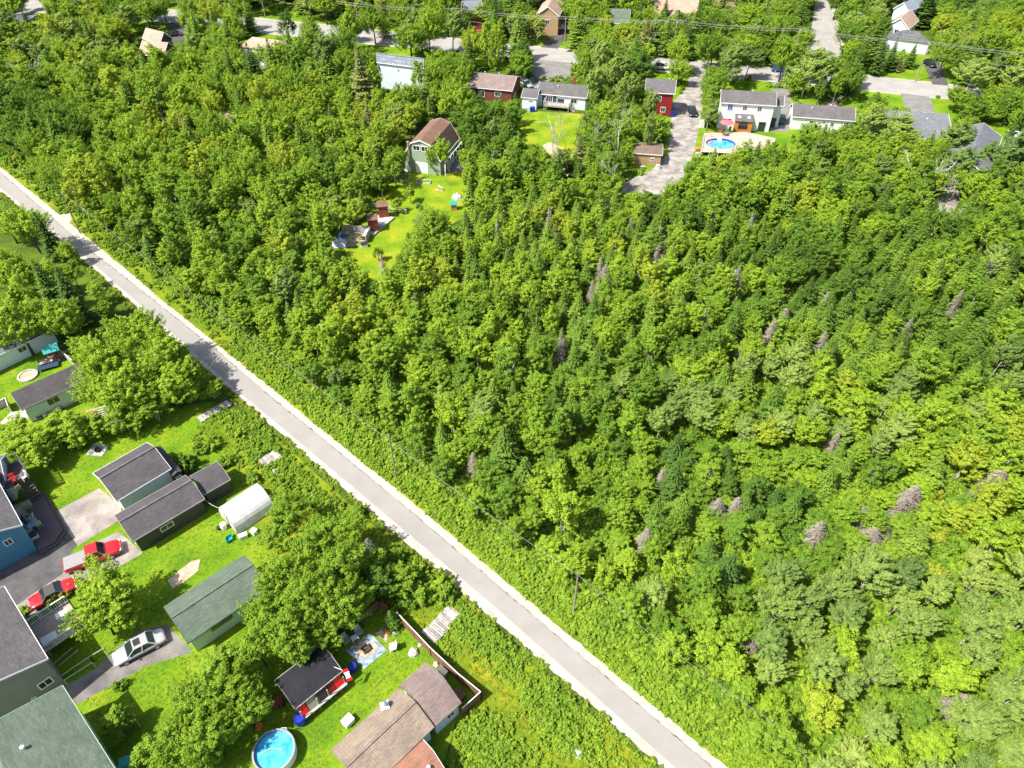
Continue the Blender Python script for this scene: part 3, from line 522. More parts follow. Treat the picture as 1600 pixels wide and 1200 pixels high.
gable('pale_roof_house', 'pale roofed house with red gable end in the top left corner', 'house', (-12, 26), (32, 21), 6.6, (20, 33), 4.8, 'roof_blue', 'siding_red', trim='white', wins=[('R', 0, 3.2, .9, 1), ('F', 1, 2.6, 1, 1)])
gable('red_gable_house', 'house with dark red gable end and white eave at the upper left', 'house', (92, 42), (112, 34), 6.2, (100, 54), 3.9, 'roof_grey', 'siding_red', trim='white', wins=[('R', 0, 2.6, .9, 1)])
gable('split_house', 'pink roofed house with slate wall and windows, rear one of a pair', 'house', (228, 43), (256, 50), 6.4, (218, 59), 4.2, 'roof_pink', 'siding_dark', wins=[('R', 1.2, 3.0, 1.0, 1.2), ('R', -1.2, 3.0, 1, 1.2), ('F', 0, 2.4, 1.2, 1)])
gable('salmon_house', 'salmon roofed house with dark green gable, front one of a pair', 'house', (222, 63), (262, 66), 6.0, (230, 86), 3.6, 'roof_pink', 'siding_dark', wins=[('R', 0, 2.5, 1.2, 1)])
gable('cream_house', 'cream house with pinkish brown hip roof, upper left', 'house', (384, 56), (446, 64), 6.6, (372, 72), 5.0, 'roof_pink', 'siding_white', hip=2.0, wins=[('L', 0, 3.4, .9, 1), ('F', -3, 3.4, 1, 1)])
gable('grey_corner_house', 'grey roof corner of a white house left of the light blue house', 'house', (472, 78), (512, 84), 4.6, (466, 93), 3.0, 'roof_slate', 'siding_white', wins=[('L', 0, 1.8, .8, .9)])
gable('cabin', 'little brown-roofed cabin almost buried in the woods', 'shed', (350, 174), (368, 180), 5.6, (348, 192), 4.2, 'roof_brown', 'wood_red', wins=[('F', 0, 2.2, .8, .8)])
# gambrel barn
def barn():
    a, b = G(656, 219, 6.9), G(688, 184, 6.9); W = 4.0
    r_, L, W, ro = gable_w('gambrel_barn', 'sage green barn with rust gambrel roof and white garage door', 'barn', a, b, [(0, 6.9), (2.15, 6.1), (4.0, 3.1)], 'roof_rust', 'siding_green', sE=-1, ov=.25, trim='white',
        wins=[('L', 1.0, 5.1, 1.3, .9, dict(frame='white')), ('L', -.75, 5.1, 1.3, .9, dict(frame='white'))], doors=[('L', .2, 2.6, 2.2, dict(mat='white', panels=4)), ('F', 1, 1, 2.1)])
    k = MB(); k.tube([(-L / 2 - .05, 2.6, 1.5), (-L / 2 - .05, 2.6, 6.2)], .17, 8); k.box((-L / 2 - .05, 2.6, 6.25), (.45, .45, .12)); k.build('stovepipe', M['siding_tan'], r_)
    k = MB()
    for i in range(7): k.bar((-L / 2 + .5 + i * (L - 1) / 6, -4.6, 2.6), (-L / 2 + .5 + i * (L - 1) / 6, -4.6, .1), .1)
    k.bar((-L / 2 + .4, -4.6, 2.6), (L / 2 - .4, -4.6, 2.6), .1); k.bar((-L / 2 + .4, -4.6, 1.0), (L / 2 - .4, -4.6, 1.0), .08); k.build('side_trellis', M['white'], r_)
    arch = MB(); pts = [(-L / 2 + .3, -4.7 - .9 * (1 - abs(math.cos(t))) * 0, 0) for t in (0,)]
    ap = [(-L / 2 + .3 + 1.1 * (1 - math.cos(t)) / 2 * 2 - .3, -4.9, 2.0 + .9 * math.sin(t)) for t in np.linspace(0, math.pi, 9)]; ap = [(ap[0][0], -4.9, 0)] + ap + [(ap[-1][0], -4.9, 0)]
    arch.tube(ap, .07, 6); arch.build('arch', M['white'], r_)
barn()
sheet('driveway', [(690, 268), (700, 243), (714, 236), (726, 240), (726, 270)], M['asphalt_grey'], .02)
r_, L_, W_, _ = gable('tan_shed', 'tan plank shed with mossy dark roof beside the gravel drive', 'shed', (992, 226), (1036, 229), 3.1, (990, 239), 2.5, 'roof_brown', 'siding_tan', ov=.2, wins=[('F', 1, 1.3, .6, .5)], doors=[('R', 0, .9, 1.8)])
# ------------------------------------------------------------------ vehicles
def loft(secs, n_mirror=True):
    """secs: list of (x, [(y,z)...] half outline bottom->top); mirrored"""
    m = MB(); k = len(secs[0][1]); vs_ = []
    for x, pr in secs:
        vs_ += [(x, y, z) for y, z in pr] + [(x, -y, z) for y, z in reversed(pr)]
    n = 2 * k; fs = []
    for i in range(len(secs) - 1):
        for j in range(n):
            a = i * n + j; b = i * n + (j + 1) % n; fs.append((a, a + n, b + n, b))
    fs.append(tuple(range(n))); fs.append(tuple(reversed(range((len(secs) - 1) * n, len(secs) * n)))); m.add(vs_, fs); return m
def wheels(root, wb, tr, r=.32):
    for sx in (-1, 1):
        for sy in (-1, 1):
            w = MB(); w.tube([(sx * wb, sy * (tr - .11), r), (sx * wb, sy * (tr + .11), r)], r, 18); wo_ = w.build('wheel', M['rubber'], root)
            h = MB(); h.tube([(sx * wb, sy * (tr + .10), r), (sx * wb, sy * (tr + .125), r)], r * .62, 12); h.build('rim', M['chrome'], wo_)
def smooth_body(o, lv=2):
    s = o.modifiers.new('sub', 'SUBSURF'); s.levels = lv; s.render_levels = lv
    o.data.polygons.foreach_set('use_smooth', [True] * len(o.data.polygons)); return o
def car(label, pos, rz, paint, kind='sedan', L=4.6, Wd=1.78, cat='car', extra=None, name='parked_car'):
    root = tag(empty(name, (pos.x, pos.y, .02), rz), label, cat); w = Wd / 2; h = L / 2
    if kind == 'pickup': hb = 1.0
    elif kind == 'suv': hb = 1.0
    else: hb = .84
    def sec(x, ww, zt, zb=.28): return (x, [(ww * .9, zb), (ww, zb + .2), (ww, zt - .16), (ww * .93, zt - .02), (ww * .5, zt + .015)])
    secs = [sec(-h, w * .78, hb - .14, .38), sec(-h + .12, w * .9, hb - .04, .3), sec(-h + .7, w, hb + .03), sec(0, w, hb), sec(h - 1.0, w, hb - .02), sec(h - .4, w * .95, hb - .1), sec(h - .12, w * .82, hb - .2, .3), sec(h, w * .62, hb - .32, .38)]
    smooth_body(loft(secs).build('body', M[paint], root))
    # cabin: glass block with a painted roof panel
    cb = {'sedan': (-1.55, -.95, .35, 1.15, 1.42), 'coupe': (-1.1, -.55, .35, .95, 1.28), 'suv': (-2.1, -1.9, .45, 1.1, 1.75), 'pickup': (-.55, -.35, .75, 1.25, 1.78), 'hatch': (-1.8, -1.5, .4, 1.1, 1.46)}[kind]
    x0, x1, x2, x3, zt = cb; yb, yt = w * .93, w * .74; z0 = hb - .03
    gl = MB(); gl.add([(x0, -yb, z0), (x3, -yb, z0), (x3, yb, z0), (x0, yb, z0), (x1, -yt, zt), (x2, -yt, zt), (x2, yt, zt), (x1, yt, zt)], [(3, 2, 1, 0), (4, 5, 6, 7), (0, 1, 5, 4), (2, 3, 7, 6), (1, 2, 6, 5), (3, 0, 4, 7)])
    gl.build('windows', M['glass_car'], root, bevel=.05)
    rp = MB(); rp.add([(x1 - .06, -yt - .02, zt), (x2 + .06, -yt - .02, zt), (x2 + .06, yt + .02, zt), (x1 - .06, yt + .02, zt), (x1, -yt + .08, zt + .05), (x2, -yt + .08, zt + .05), (x2, yt - .08, zt + .05), (x1, yt - .08, zt + .05)], [(3, 2, 1, 0), (4, 5, 6, 7), (0, 1, 5, 4), (2, 3, 7, 6), (1, 2, 6, 5), (3, 0, 4, 7)])
    rmat = {'softtop': 'soft_black'}.get(extra, paint); roof = rp.build('roof', M[rmat], root, bevel=.03)
    pl = MB()
    for sy in (-1, 1):
        pl.bar((x3, sy * yb, z0 + .02), (x2, sy * (yt + .01), zt), .07); pl.bar((x0, sy * yb, z0 + .02), (x1, sy * (yt + .01), zt), .10); pl.bar(((x0 + x3) / 2, sy * (yb + .005), z0), ((x1 + x2) / 2 - .1, sy * (yt + .015), zt), .06)
    pl.build('pillars', M[rmat], root)
    if extra == 'sunroof':
        s_ = MB(); s_.box(((x1 + x2) / 2 + .25, 0, zt + .055), (.6, .75, .03)); s_.build('sunroof', M['plastic_black'], roof)
    wheels(root, L * .30, w - .12, .34 if kind in ('suv', 'pickup') else .31)
    for sy in (-1, 1):
        k = MB(); k.box((h - .17, sy * w * .66, hb - .3), (.2, .34, .14)); k.build('headlight', M['lamp'], root, bevel=.02)
        k = MB(); k.box((-h + .06, sy * w * .7, hb - .22), (.12, .3, .15)); k.build('tail_light', M['taillamp'], root, bevel=.02)
        k = MB(); k.box((x3 - .25, sy * (w + .09), hb + .06), (.12, .2, .14)); k.build('mirror', M[paint], root, bevel=.02)
    if kind == 'pickup':
        k = MB(); k.box((-1.65, 0, hb + .06), (2.1, Wd * .9, .07)); k.build('bed_cover', M['cover_grey'], root, bevel=.02)
    for s_ in (-1, 1): k = MB(); k.box((s_ * (h - .03), 0, .42), (.12, Wd * .82, .16)); k.build('bumper', M['plastic_grey'] if kind == 'pickup' else M[paint], root, bevel=.03)
    return root
def ang(a, b, z=.7):
    p, q = G(*a, z), G(*b, z); return math.atan2(q.y - p.y, q.x - p.x)
def midp(a, b, z=.7): return (G(*a, z) + G(*b, z)) / 2
car('silver sedan with open sunroof on the asphalt drive by the green shed', midp((179, 1029), (253, 991)), ang((253, 991), (179, 1029)), 'paint_silver', 'sedan', 4.75, cat='car', extra='sunroof')
car('bright red pickup truck with grey bed cover near the charcoal garage', midp((98, 884), (188, 849), .9), ang((98, 884), (188, 849), .9), 'paint_red', 'pickup', 5.7, 1.95, 'pickup truck', name='pickup_truck')
car('red sports coupe with black canvas top half under a tree', midp((48, 943), (116, 908)), ang((48, 943), (116, 908)), 'paint_red', 'coupe', 4.4, 1.78, 'car', 'softtop')
car('black off-road car on the gravel drive by the red house', G(1082, 175, .6), R(-93), 'paint_black', 'hatch', 3.9, 1.8)
car('dark teal hatchback beside the white house', G(1221, 186, .6), R(80), 'paint_teal', 'hatch', 4.1, 1.75)
car('white car parked on the street beyond the red house', G(1036, 104, .7), ang((1020, 102), (1050, 105)), 'paint_white', 'suv', 4.7, 1.85)
car('bright blue pickup driving on the street', G(1221, 108, .7), ang((1210, 107), (1232, 109)), 'paint_blue', 'suv', 4.8, 1.9)
car('white pickup parked on the driveway across the street', G(876, 36, .8), R(-82), 'paint_white', 'pickup', 5.4, 1.95, 'pickup truck', name='pickup_truck')
car('black car on the driveway behind the right utility pole', G(1453, 98, .7), R(-80), 'paint_black', 'sedan', 4.5)
car('dark grey car beside the navy front bungalow garage', G(822, 130, .7), R(-60), 'paint_silver', 'hatch', 4.2)
car('red car behind the trees across the street', G(748, 44, .7), R(-80), 'paint_red', 'hatch', 4.2)
car('black car on the driveway of the pink roofed pair of houses', G(273, 52, .7), R(10), 'paint_black', 'sedan', 4.5)
car('dark car on the street near the right edge', G(1572, 144, .7), ang((1555, 142), (1585, 146)), 'paint_black', 'sedan', 4.5)
# ------------------------------------------------------------------ yard things
def single(name, mb, mat, loc, rz, label, cat, group=None, **kw):
    o = mb.build(name, M[mat] if isinstance(mat, str) else mat, None, **kw); o.location = loc; o.rotation_euler = (0, 0, rz); return tag(o, label, cat, group)
# boardwalks over the ditch
def boardwalk(q, label, z=.25):
    p = [G(*k, z) for k in q]; c = sum(p, Vector()) / 4; u = (p[1] - p[0] + p[2] - p[3]); rz = math.atan2(u.y, u.x); L = u.length / 2; w = ((p[3] - p[0]).length + (p[2] - p[1]).length) / 2
    o = tag(empty('boardwalk', (c.x, c.y, 0), rz), label, 'boardwalk', 'boardwalks over the ditch'); m = MB(); n = int(L / .24)
    for i in range(n): m.mat(int(rng.integers(3))); m.box((-L / 2 + (i + .5) * L / n, rng.normal(0, .04), z - .02 + rng.normal(0, .008)), (L / n - .045, w, .04))
    m.build('planks', [M['wood_plank_loose'], M['dead_wood'], M['plank_dark']], o); m = MB()
    for s in (-1, 1): m.box((0, s * (w / 2 - .1), z / 2 - .03), (L, .12, z - .07))
    m.build('stringers', M['wood_grey'], o)
M['wood_plank_loose'] = m_noise('sun_bleached_planks', (.30, .28, .27), (.58, .55, .53), 1.3, fine=7)
M['plank_dark'] = m_noise('dark_weathered_planks', (.17, .155, .15), (.32, .30, .29), 1.5, fine=7)
boardwalk([(659, 987), (701, 946), (724, 961), (677, 1006)], 'wide weathered boardwalk beside the brown fence, nearest of three')
boardwalk([(405, 719), (425, 704), (446, 712), (413, 730)], 'short pale boardwalk beside the trail, middle one of three')
boardwalk([(306, 651), (355, 625), (362, 631), (315, 660)], 'narrow boardwalk below the trail shadow, farthest of three')
# patio with fire pit
q = [G(541, 1017), G(579, 990), G(605, 1016), G(569, 1046)]; m = MB(); m.prism([(p.x, p.y) for p in q], 0, .07); tag(m.build('patio', M['patio_blue']), 'square patio of blue grey pavers around the fire pit', 'patio')
c = G(572, 1016); m = MB(); pr = [(c.x + (1.05 + .22 * math.sin(3 * a) + .15 * math.cos(5 * a)) * math.cos(a), c.y + (1.0 + .2 * math.cos(2 * a)) * math.sin(a)) for a in np.linspace(0, 2 * math.pi, 24)[:-1]]; m.prism(pr, .07, .10); tag(m.build('ash_ring', M['ash']), 'ring of ash and gravel on the blue grey patio', 'gravel ring')
o = tag(empty('fire_pit', (c.x, c.y, .1), R(40)), 'rusty square metal fire pit in the middle of the patio', 'fire pit')
m = MB()
for s in (-1, 1): m.box((s * .33, 0, .2), (.05, .71, .4)); m.box((0, s * .33, .2), (.61, .05, .4))
m.build('bowl', M['roof_rust'], o); m = MB(); m.box((0, 0, .08), (.6, .6, .1)); [m.bar((-.25, y, .2), (.25, -y * .6, .25), .07) for y in (-.15, .02, .17)]; m.build('charred_wood', M['soft_black'], o)
def chair(px, rz, mat, label, group=None, s=1.0, z=.0, name='garden_chair'):
    p = G(*px, z + .3); o = tag(empty(name, (p.x, p.y, z), rz), label, 'chair', group); o.scale = (s, s, s)
    m = MB(); m.box((0, 0, .4), (.58, .55, .07)); m.build('seat', M[mat], o, bevel=.02); m = MB(); m.box((-.30, 0, .75), (.06, .55, .72), M=Matrix.Rotation(R(-14), 4, 'Y')); m.build('backrest', M[mat], o, bevel=.02)
    for sx in (-1, 1):
        for sy in (-1, 1): k = MB(); k.bar((sx * .24, sy * .24, .37), (sx * .29, sy * .27, 0), .05); k.build('leg', M[mat], o)
    for sy in (-1, 1): k = MB(); k.box((0, sy * .3, .62), (.52, .07, .04)); k.bar((.22, sy * .3, .6), (.22, sy * .29, .4), .05); k.build('armrest', M[mat], o)
    return o
chair((541, 1002), R(-45), 'plastic_grey', 'grey reclining garden chair left of the small white table by the patio', s=1.15)
chair((561, 989), R(-50), 'plastic_grey', 'grey reclining garden chair right of the small white table by the patio', s=1.15)
def small_table(px, rz, mat, label, w=.7, d=.55, h=.5, z=0, cat='table', name='side_table'):
    p = G(*px, z + h); o = tag(empty(name, (p.x, p.y, z), rz), label, cat); m = MB(); m.box((0, 0, h), (w, d, .05)); m.build('tabletop', M[mat], o, bevel=.01)
    for sx in (-1, 1):
        for sy in (-1, 1): k = MB(); k.box((sx * (w / 2 - .06), sy * (d / 2 - .06), h / 2 - .02), (.06, .06, h - .04)); k.build('leg', M[mat], o)
    return o
small_table((554, 996), R(35), 'plastic_white', 'small white table between two grey garden chairs')
chair((614, 1013), R(200), 'plastic_white', 'white garden chair alone on the lawn right of the patio', s=1.1)
chair((471, 1108), R(-50), 'plastic_grey', 'pale chair at the left end of the garden bar', s=1.1)
def barrel(px, r, h, mat, label, cat='barrel', name='barrel', z=0, n=16):
    p = G(*px, z + h / 2); m = MB(); m.lathe([(0, 0), (r * .88, 0), (r, h * .3), (r, h * .7), (r * .92, h), (r * .8, h), (r * .78, h * .93), (0, h * .93)], n); return single(name, m, mat, (p.x, p.y, z), 0, label, cat, smooth=False)
barrel((551, 1043), .42, .8, 'plastic_blue', 'blue plastic tub between the patio and the garden bar', 'tub', 'tub')
barrel((469, 1125), .5, 1.1, 'plastic_blue', 'taller blue plastic barrel below the left end of the garden bar')
barrel((405, 1135), .35, .25, 'plastic_orange', 'orange disc shaped toy near the round pool', 'toy', 'toy')
barrel((607, 987), .32, .3, 'plastic_orange', 'orange bucket on the grass near the fence', 'bucket', 'bucket')
barrel((512, 1077), .3, .3, 'plastic_orange', 'orange pot in the grass before the garden bar', 'pot', 'flower_pot')
def crate(px, rz, d, mat, label, cat='box', name='storage_box', lid=None, z=0):
    p = G(*px, z + d[2] / 2); o = tag(empty(name, (p.x, p.y, z), rz), label, cat); m = MB(); m.box((0, 0, d[2] / 2), d); m.build('body', M[mat], o, bevel=.03); m = MB(); m.box((0, 0, d[2] + .04), (d[0] + .06, d[1] + .06, .08)); m.build('lid', M[lid or mat], o, bevel=.02); return o
crate((544, 1127), R(50), (.95, .75, .6), 'plastic_white', 'white deck box beside the tan workshop', lid='plastic_white')
crate((497, 1087), R(38), (.9, .35, .4), 'khaki', 'narrow wooden bench before the garden bar', 'bench', 'bench')
crate((430, 1098), R(5), (1.3, .7, .7), 'wood_red', 'brown wooden crate in shade left of the garden bar')
crate((438, 1098), R(30), (.6, .6, .6), 'plastic_black', 'black kettle box beside the brown crate')
crate((717, 1086), R(-42), (1.1, .7, .5), 'wood_brown', 'brown box in the narrow gap by the fence corner')
crate((692, 1050), R(-40), (.9, .5, .6), 'steel', 'metal box behind the grey shed', lid='plastic_white')
def rock(px, s, label, mat='stone', name='boulder', cat='rock'):
    p = G(*px); me = bpy.data.meshes.new(name); bm = bmesh.new(); bmesh.ops.create_icosphere(bm, subdivisions=2, radius=s)
    for v in bm.verts: v.co *= 1 + rng.uniform(-.22, .22); v.co.z = max(v.co.z * .6 + s * .3, 0)
    bm.to_mesh(me); bm.free(); me.materials.append(M[mat]); o = link_mesh(name, me); o.location = (p.x, p.y, 0); return tag(o, label, cat)
rock((646, 1021), .5, 'pale round boulder on the lawn between patio and fence'); rock((681, 1039), .3, 'small grey stone near the grey shed corner'); rock((617, 989), .35, 'white pointed stone on the grass by the orange bucket', 'tarp_white')
rock((430, 737), .35, 'grey rock at the end of the middle boardwalk'); rock((702, 941), .55, 'grey rock at the trail end of the wide boardwalk'); rock((656, 1008), .25, 'tiny stone under the brown fence')
rock((905, 1178), .5, 'patch of pale bluish rock in the meadow at the bottom', 'tarp_white')
# fences
def fence(pts, h, mat, label, cap=None, z0=0, posts=True, panel=.05):
    c = pts[0]; o = tag(empty('fence', (c.x, c.y, 0), 0), label, 'fence'); q = [p - c for p in pts]
    for a, b in zip(q, q[1:]):
        m = MB(); m.bar((a.x, a.y, h / 2 + z0), (b.x, b.y, h / 2 + z0), panel, h); m.build('panel', M[mat], o)
        if cap: k = MB(); k.bar((a.x, a.y, h + z0 + .03), (b.x, b.y, h + z0 + .03), .08, .04); k.build('cap_rail', M[cap], o)
        n = max(1, round((b - a).length / 2.4))
        for i in range(n + 1): k = MB(); p_ = a.lerp(b, i / n); k.box((p_.x, p_.y, h / 2), (.11, .11, h + .08)); k.build('post', M[mat], o)
fence([G(620, 957, 1.6), G(672, 1012, 1.6), G(715, 1052, 1.6), G(751, 1081, 1.6), G(722, 1107, 1.6)], 1.6, 'wood_brown', 'brown board fence with white cap between the lawn and the meadow', 'plastic_white')
fence([G(560, 962, 1.6), G(591, 938, 1.6), G(604, 946, 1.6)], 1.6, 'wood_new_f', 'short golden brown fence section behind the patio') if 'wood_new_f' in M else fence([G(560, 962, 1.6), G(591, 938, 1.6), G(604, 946, 1.6)], 1.6, 'wood_brown', 'short golden brown fence section behind the patio')
fence([G(82, 538, 1.2), G(112, 562, 1.2)], 1.2, 'wood_grey', 'weathered fence piece beside the play structure, far left', 'plastic_white')
fence([G(-30, 640, 1.2), G(8, 622, 1.2), G(12, 634, 1.2)], 1.2, 'wood_grey', 'grey wooden screen at the left edge below the bungalow', 'plastic_white')
# swing / railing things near the silver car
def frame_rail(a, b, h, label, mat='plastic_green', name='rail'):
    p, q = G(*a, h), G(*b, h); o = tag(empty(name, (p.x, p.y, 0), 0), label, 'railing'); d = q - p; m = MB(); m.bar((0, 0, h), (d.x, d.y, h), .07); m.build('top_rail', M[mat], o)
    n = max(1, int(d.length / 1.6))
    for i in range(n + 1): k = MB(); k.box((d.x * i / n, d.y * i / n, h / 2 - .03), (.07, .07, h)); k.build('post', M[mat], o)
frame_rail((100, 1063), (144, 1035), 1.1, 'pale green pipe railing along the asphalt drive'); frame_rail((92, 1058), (140, 1026), 1.1, 'second pale green railing farther from the asphalt drive'); frame_rail((140, 1026), (162, 1013), 1.1, 'short railing ending behind the silver car')
for a, b, l in (((83, 1038), (113, 1012), 'longer plank of a pair lying on the grass by the veranda'), ((92, 1041), (123, 1015), 'plank of new lumber nearer the asphalt drive')):
    p, q = G(*a, .1), G(*b, .1); m = MB(); d = q - p; m.bar((0, 0, 0), d, .14, .06); single('lumber_plank', m, 'wood_new', p, 0, l, 'plank')
# adirondack swing bench by the green roof house
p = G(204, 1135); o = tag(empty('swing_bench', (p.x, p.y, 0), R(40)), 'red brown wooden swing bench on the lawn by the green roofed house', 'bench')
m = MB(); [m.box((0, y, .45), (1.1, .12, .05)) for y in (-.3, -.15, 0, .15, .3)]; m.build('seat', M['roof_cedar'], o); m = MB(); [m.box((0, .42, .6 + k * .14), (1.1, .05, .11)) for k in range(4)]; m.build('backrest', M['roof_cedar'], o)
for s in (-1, 1): k = MB(); k.bar((s * .7, -.6, 0), (s * .7, 0, 1.7), .09); k.bar((s * .7, .6, 0), (s * .7, 0, 1.7), .09); k.build('leg', M['wood_new'], o)
k = MB(); k.bar((-.8, 0, 1.7), (.8, 0, 1.7), .1); k.build('top_beam', M['wood_new'], o)
crate((199, 1193), R(20), (1.0, .8, 1.0), 'plastic_teal', 'green plastic bin at the bottom edge by the green roofed house', 'bin', 'wheelie_bin')
crate((304, 1197), R(20), (.9, .6, .6), 'plastic_white', 'white box at the bottom edge right of the green bin')
# veranda furniture and planters
crate((78, 999), R(38), (1.3, .8, .5), 'white', 'white bench box on the pale veranda', 'bench', 'bench_box', z=1.1)
crate((98, 962), R(38), (1.0, .6, .6), 'white', 'white cushion seat on the veranda rail side', 'bench', 'cushion_bench', z=1.1)
# black deck furniture
chair((22, 752), R(-60), 'red', 'red cushioned chair on the upper black deck', s=1.1, z=2.6); chair((38, 746), R(-120), 'plastic_white', 'pale chair at the outer corner of the upper deck', z=2.6); chair((28, 764), R(150), 'khaki', 'beige chair lying near the upper deck stairs', z=2.6)
chair((6, 760), R(0), 'plastic_white', 'white chair against the house on the upper deck', z=2.6); small_table((14, 758), R(20), 'plastic_black', 'dark table on the upper black deck', .9, .9, .6, 2.6)
crate((34, 793), R(36), (1.9, .8, .55), 'khaki', 'olive storage bench on the lower deck beside the stairs', 'bench', 'storage_bench', z=.45)
for i, (x, y, a) in enumerate(((49, 810, 200), (60, 820, 150), (46, 829, 60), (36, 822, -20))): chair((x, y), R(a), 'plastic_green', ['pale green chair on the far side of the glass table', 'pale green chair on the right of the glass table', 'pale green chair nearest the asphalt', 'pale green chair on the house side of the table'][i], 'green chairs round the deck table', z=.45)
small_table((50, 818), R(40), 'patio_blue', 'round-looking glass table on the lower deck', 1.1, 1.1, .7, .45, name='patio_table'); chair((37, 806), R(-30), 'khaki', 'beige lounge chair beside the house wall on the lower deck', z=.45, s=1.2)
m = MB(); p = G(47, 822, .45); o = tag(empty('closed_parasol', (p.x, p.y, .45), 0), 'closed navy parasol over the glass table', 'parasol'); m.tube([(0, 0, 0), (0, 0, 2.1)], .03, 6); m.build('pole', M['steel'], o); m = MB(); m.lathe([(.22, .7), (.3, .9), (.12, 2.0), (0, 2.2)], 10); m.build('canopy', M['siding_navy'], o)
crate((54, 840), R(38), (.8, .6, .9), 'plastic_white', 'white barbecue cart at the corner of the lower deck', 'barbecue', 'barbecue', 'plastic_black')
# small fire pit in the yard
p = G(152, 704); m = MB(); m.prism([(p.x + x, p.y + y) for x, y in ((-1.1, -.8), (1.0, -1.0), (1.2, .8), (-.9, 1.1))], 0, .08); tag(m.build('stone_slab', M['stone']), 'square of grey stones under the small black fire bowl', 'paving'); barrel((152, 703), .35, .4, 'plastic_black', 'small black fire bowl on grey stones in the yard', 'fire bowl', 'fire_bowl', z=.08)
# greenhouse
def greenhouse():
    a0, a1 = G(345, 798, .6), G(368, 838, .0); b0 = G(405, 763, .6); e0, e1 = G(345, 800, .4), G(370, 837, 0); w = (e0 - e1).xy.length; c0 = (e0 + e1) / 2; c1 = (G(403, 764, .4) + G(428, 796, 0)) / 2
    u = (c1 - c0); L = u.xy.length; c = (c0 + c1) / 2; rz = math.atan2(u.y, u.x); o = tag(empty('greenhouse', (c.x, c.y, 0), rz), 'arched plastic greenhouse with white top and clear sides', 'greenhouse')
    R_ = w / 2; H = 2.5; prof = [(R_ * math.cos(t) * (1 if t < .3 or t > 2.84 else 1.0), max(0, H * math.sin(t) ** .8)) for t in np.linspace(0, math.pi, 17)]
    def strip(i0, i1, name, mat):
        m = MB(); pr = prof[i0:i1 + 1]; n = len(pr); m.add([(x, y, z) for x in (-L / 2, L / 2) for y, z in pr] + [(x, y * .985, z * .985 - .0) for x in (-L / 2, L / 2) for y, z in pr], [(i, i + 1, n + i + 1, n + i) for i in range(n - 1)] + [(2 * n + i + 1, 2 * n + i, 3 * n + i, 3 * n + i + 1) for i in range(n - 1)]); return m.build(name, mat, o)
    strip(5, 16, 'white_cover', M['gh_white']); strip(0, 5, 'clear_side', M['gh_clear'])
    m = MB()
    for k in range(7):
        x = -L / 2 + L * k / 6; m.tube([(x, y * .965, z * .965) for y, z in prof], .035, 5)
    m.build('hoops', M['wood_red'], o)
    for s in (-1, 1):
        m = MB(); n = len(prof); m.add([(s * (L / 2 - .02), y, z) for y, z in prof] + [(s * (L / 2 - .06), y, z) for y, z in prof], [tuple(range(n)), tuple(reversed(range(n, 2 * n)))]); m.build('end_wall', M['gh_white'], o)
    m = MB(); m.box((-L / 2 - .05, .1, .95), (.06, .9, 1.8)); m.build('door', M['wood_grey'], o)
    m = MB()
    for k in range(4): m.box((-L / 2 + 1 + k * 1.2, -.9, .45), (.9, .6, .9))
    m.build('planting_bench', M['wood_red'], o)
def m_film(name, c, tr, rough=.4):
    m, t, p = new_mat(name); p.inputs['Base Color'].default_value = (*c, 1); p.inputs['Roughness'].default_value = rough
    tb = t.nodes.new('ShaderNodeBsdfTransparent'); mx = t.nodes.new('ShaderNodeMixShader'); n = noise(t, 1.5, 4); r = ramp(t, [(.35, (tr - .12,) * 3), (.65, (tr + .12,) * 3)]); t.links.new(n.outputs[0], r.inputs[0]); t.links.new(r.outputs[0], mx.inputs[0])
    out = [x for x in t.nodes if x.type == 'OUTPUT_MATERIAL'][0]; t.links.new(p.outputs[0], mx.inputs[1]); t.links.new(tb.outputs[0], mx.inputs[2]); t.links.new(mx.outputs[0], out.inputs[0]); return m
M['gh_white'] = m_film('white_film', (.74, .72, .72), .14); M['gh_clear'] = m_film('clear_film', (.45, .42, .42), .45, .2); greenhouse()
barrel((349, 822), .35, .8, 'plastic_white', 'white barrel at the greenhouse door'); barrel((342, 825), .25, .4, 'plastic_black', 'black pot left of the white barrel by the greenhouse', 'pot', 'flower_pot')
p = G(358, 841, .3); m = MB(); m.lathe([(0, .05), (.3, .05), (.42, .4), (.46, .4), (.46, .36), (.36, .0), (0, 0)], 4); m.v = [(x * 1.4, y, z) for x, y, z in m.v]; single('wheelbarrow_tub', m, 'plastic_teal', (p.x, p.y, 0), R(80), 'teal plastic tub in the grass by the greenhouse', 'tub')
crate((380, 838), R(30), (.9, .5, .5), 'plastic_white', 'white crate under the greenhouse side'); crate((397, 831), R(60), (.6, .6, .5), 'plastic_white', 'white planter box between greenhouse and shrubs', 'planter', 'planter')
# cable from charcoal garage to greenhouse
def cable(px, label, mat='cable', r=.02, sag=.3, name='cable', seg=8, cat='cable'):
    pts = [G(*p) for p in px]; out = []
    for a, b in zip(pts, pts[1:]):
        for k in range(seg): t = k / seg; q = a.lerp(b, t); q.z -= sag * 4 * t * (1 - t); out.append(q)
    out.append(pts[-1]); c = out[0].copy(); m = MB(); m.tube([q - c for q in out], r, 5); return single(name, m, mat, c, 0, label, cat)
cable([(320, 781, 1.9), (344, 794, 2.0)], 'short pale cable from the charcoal garage to the greenhouse', 'plastic_white')
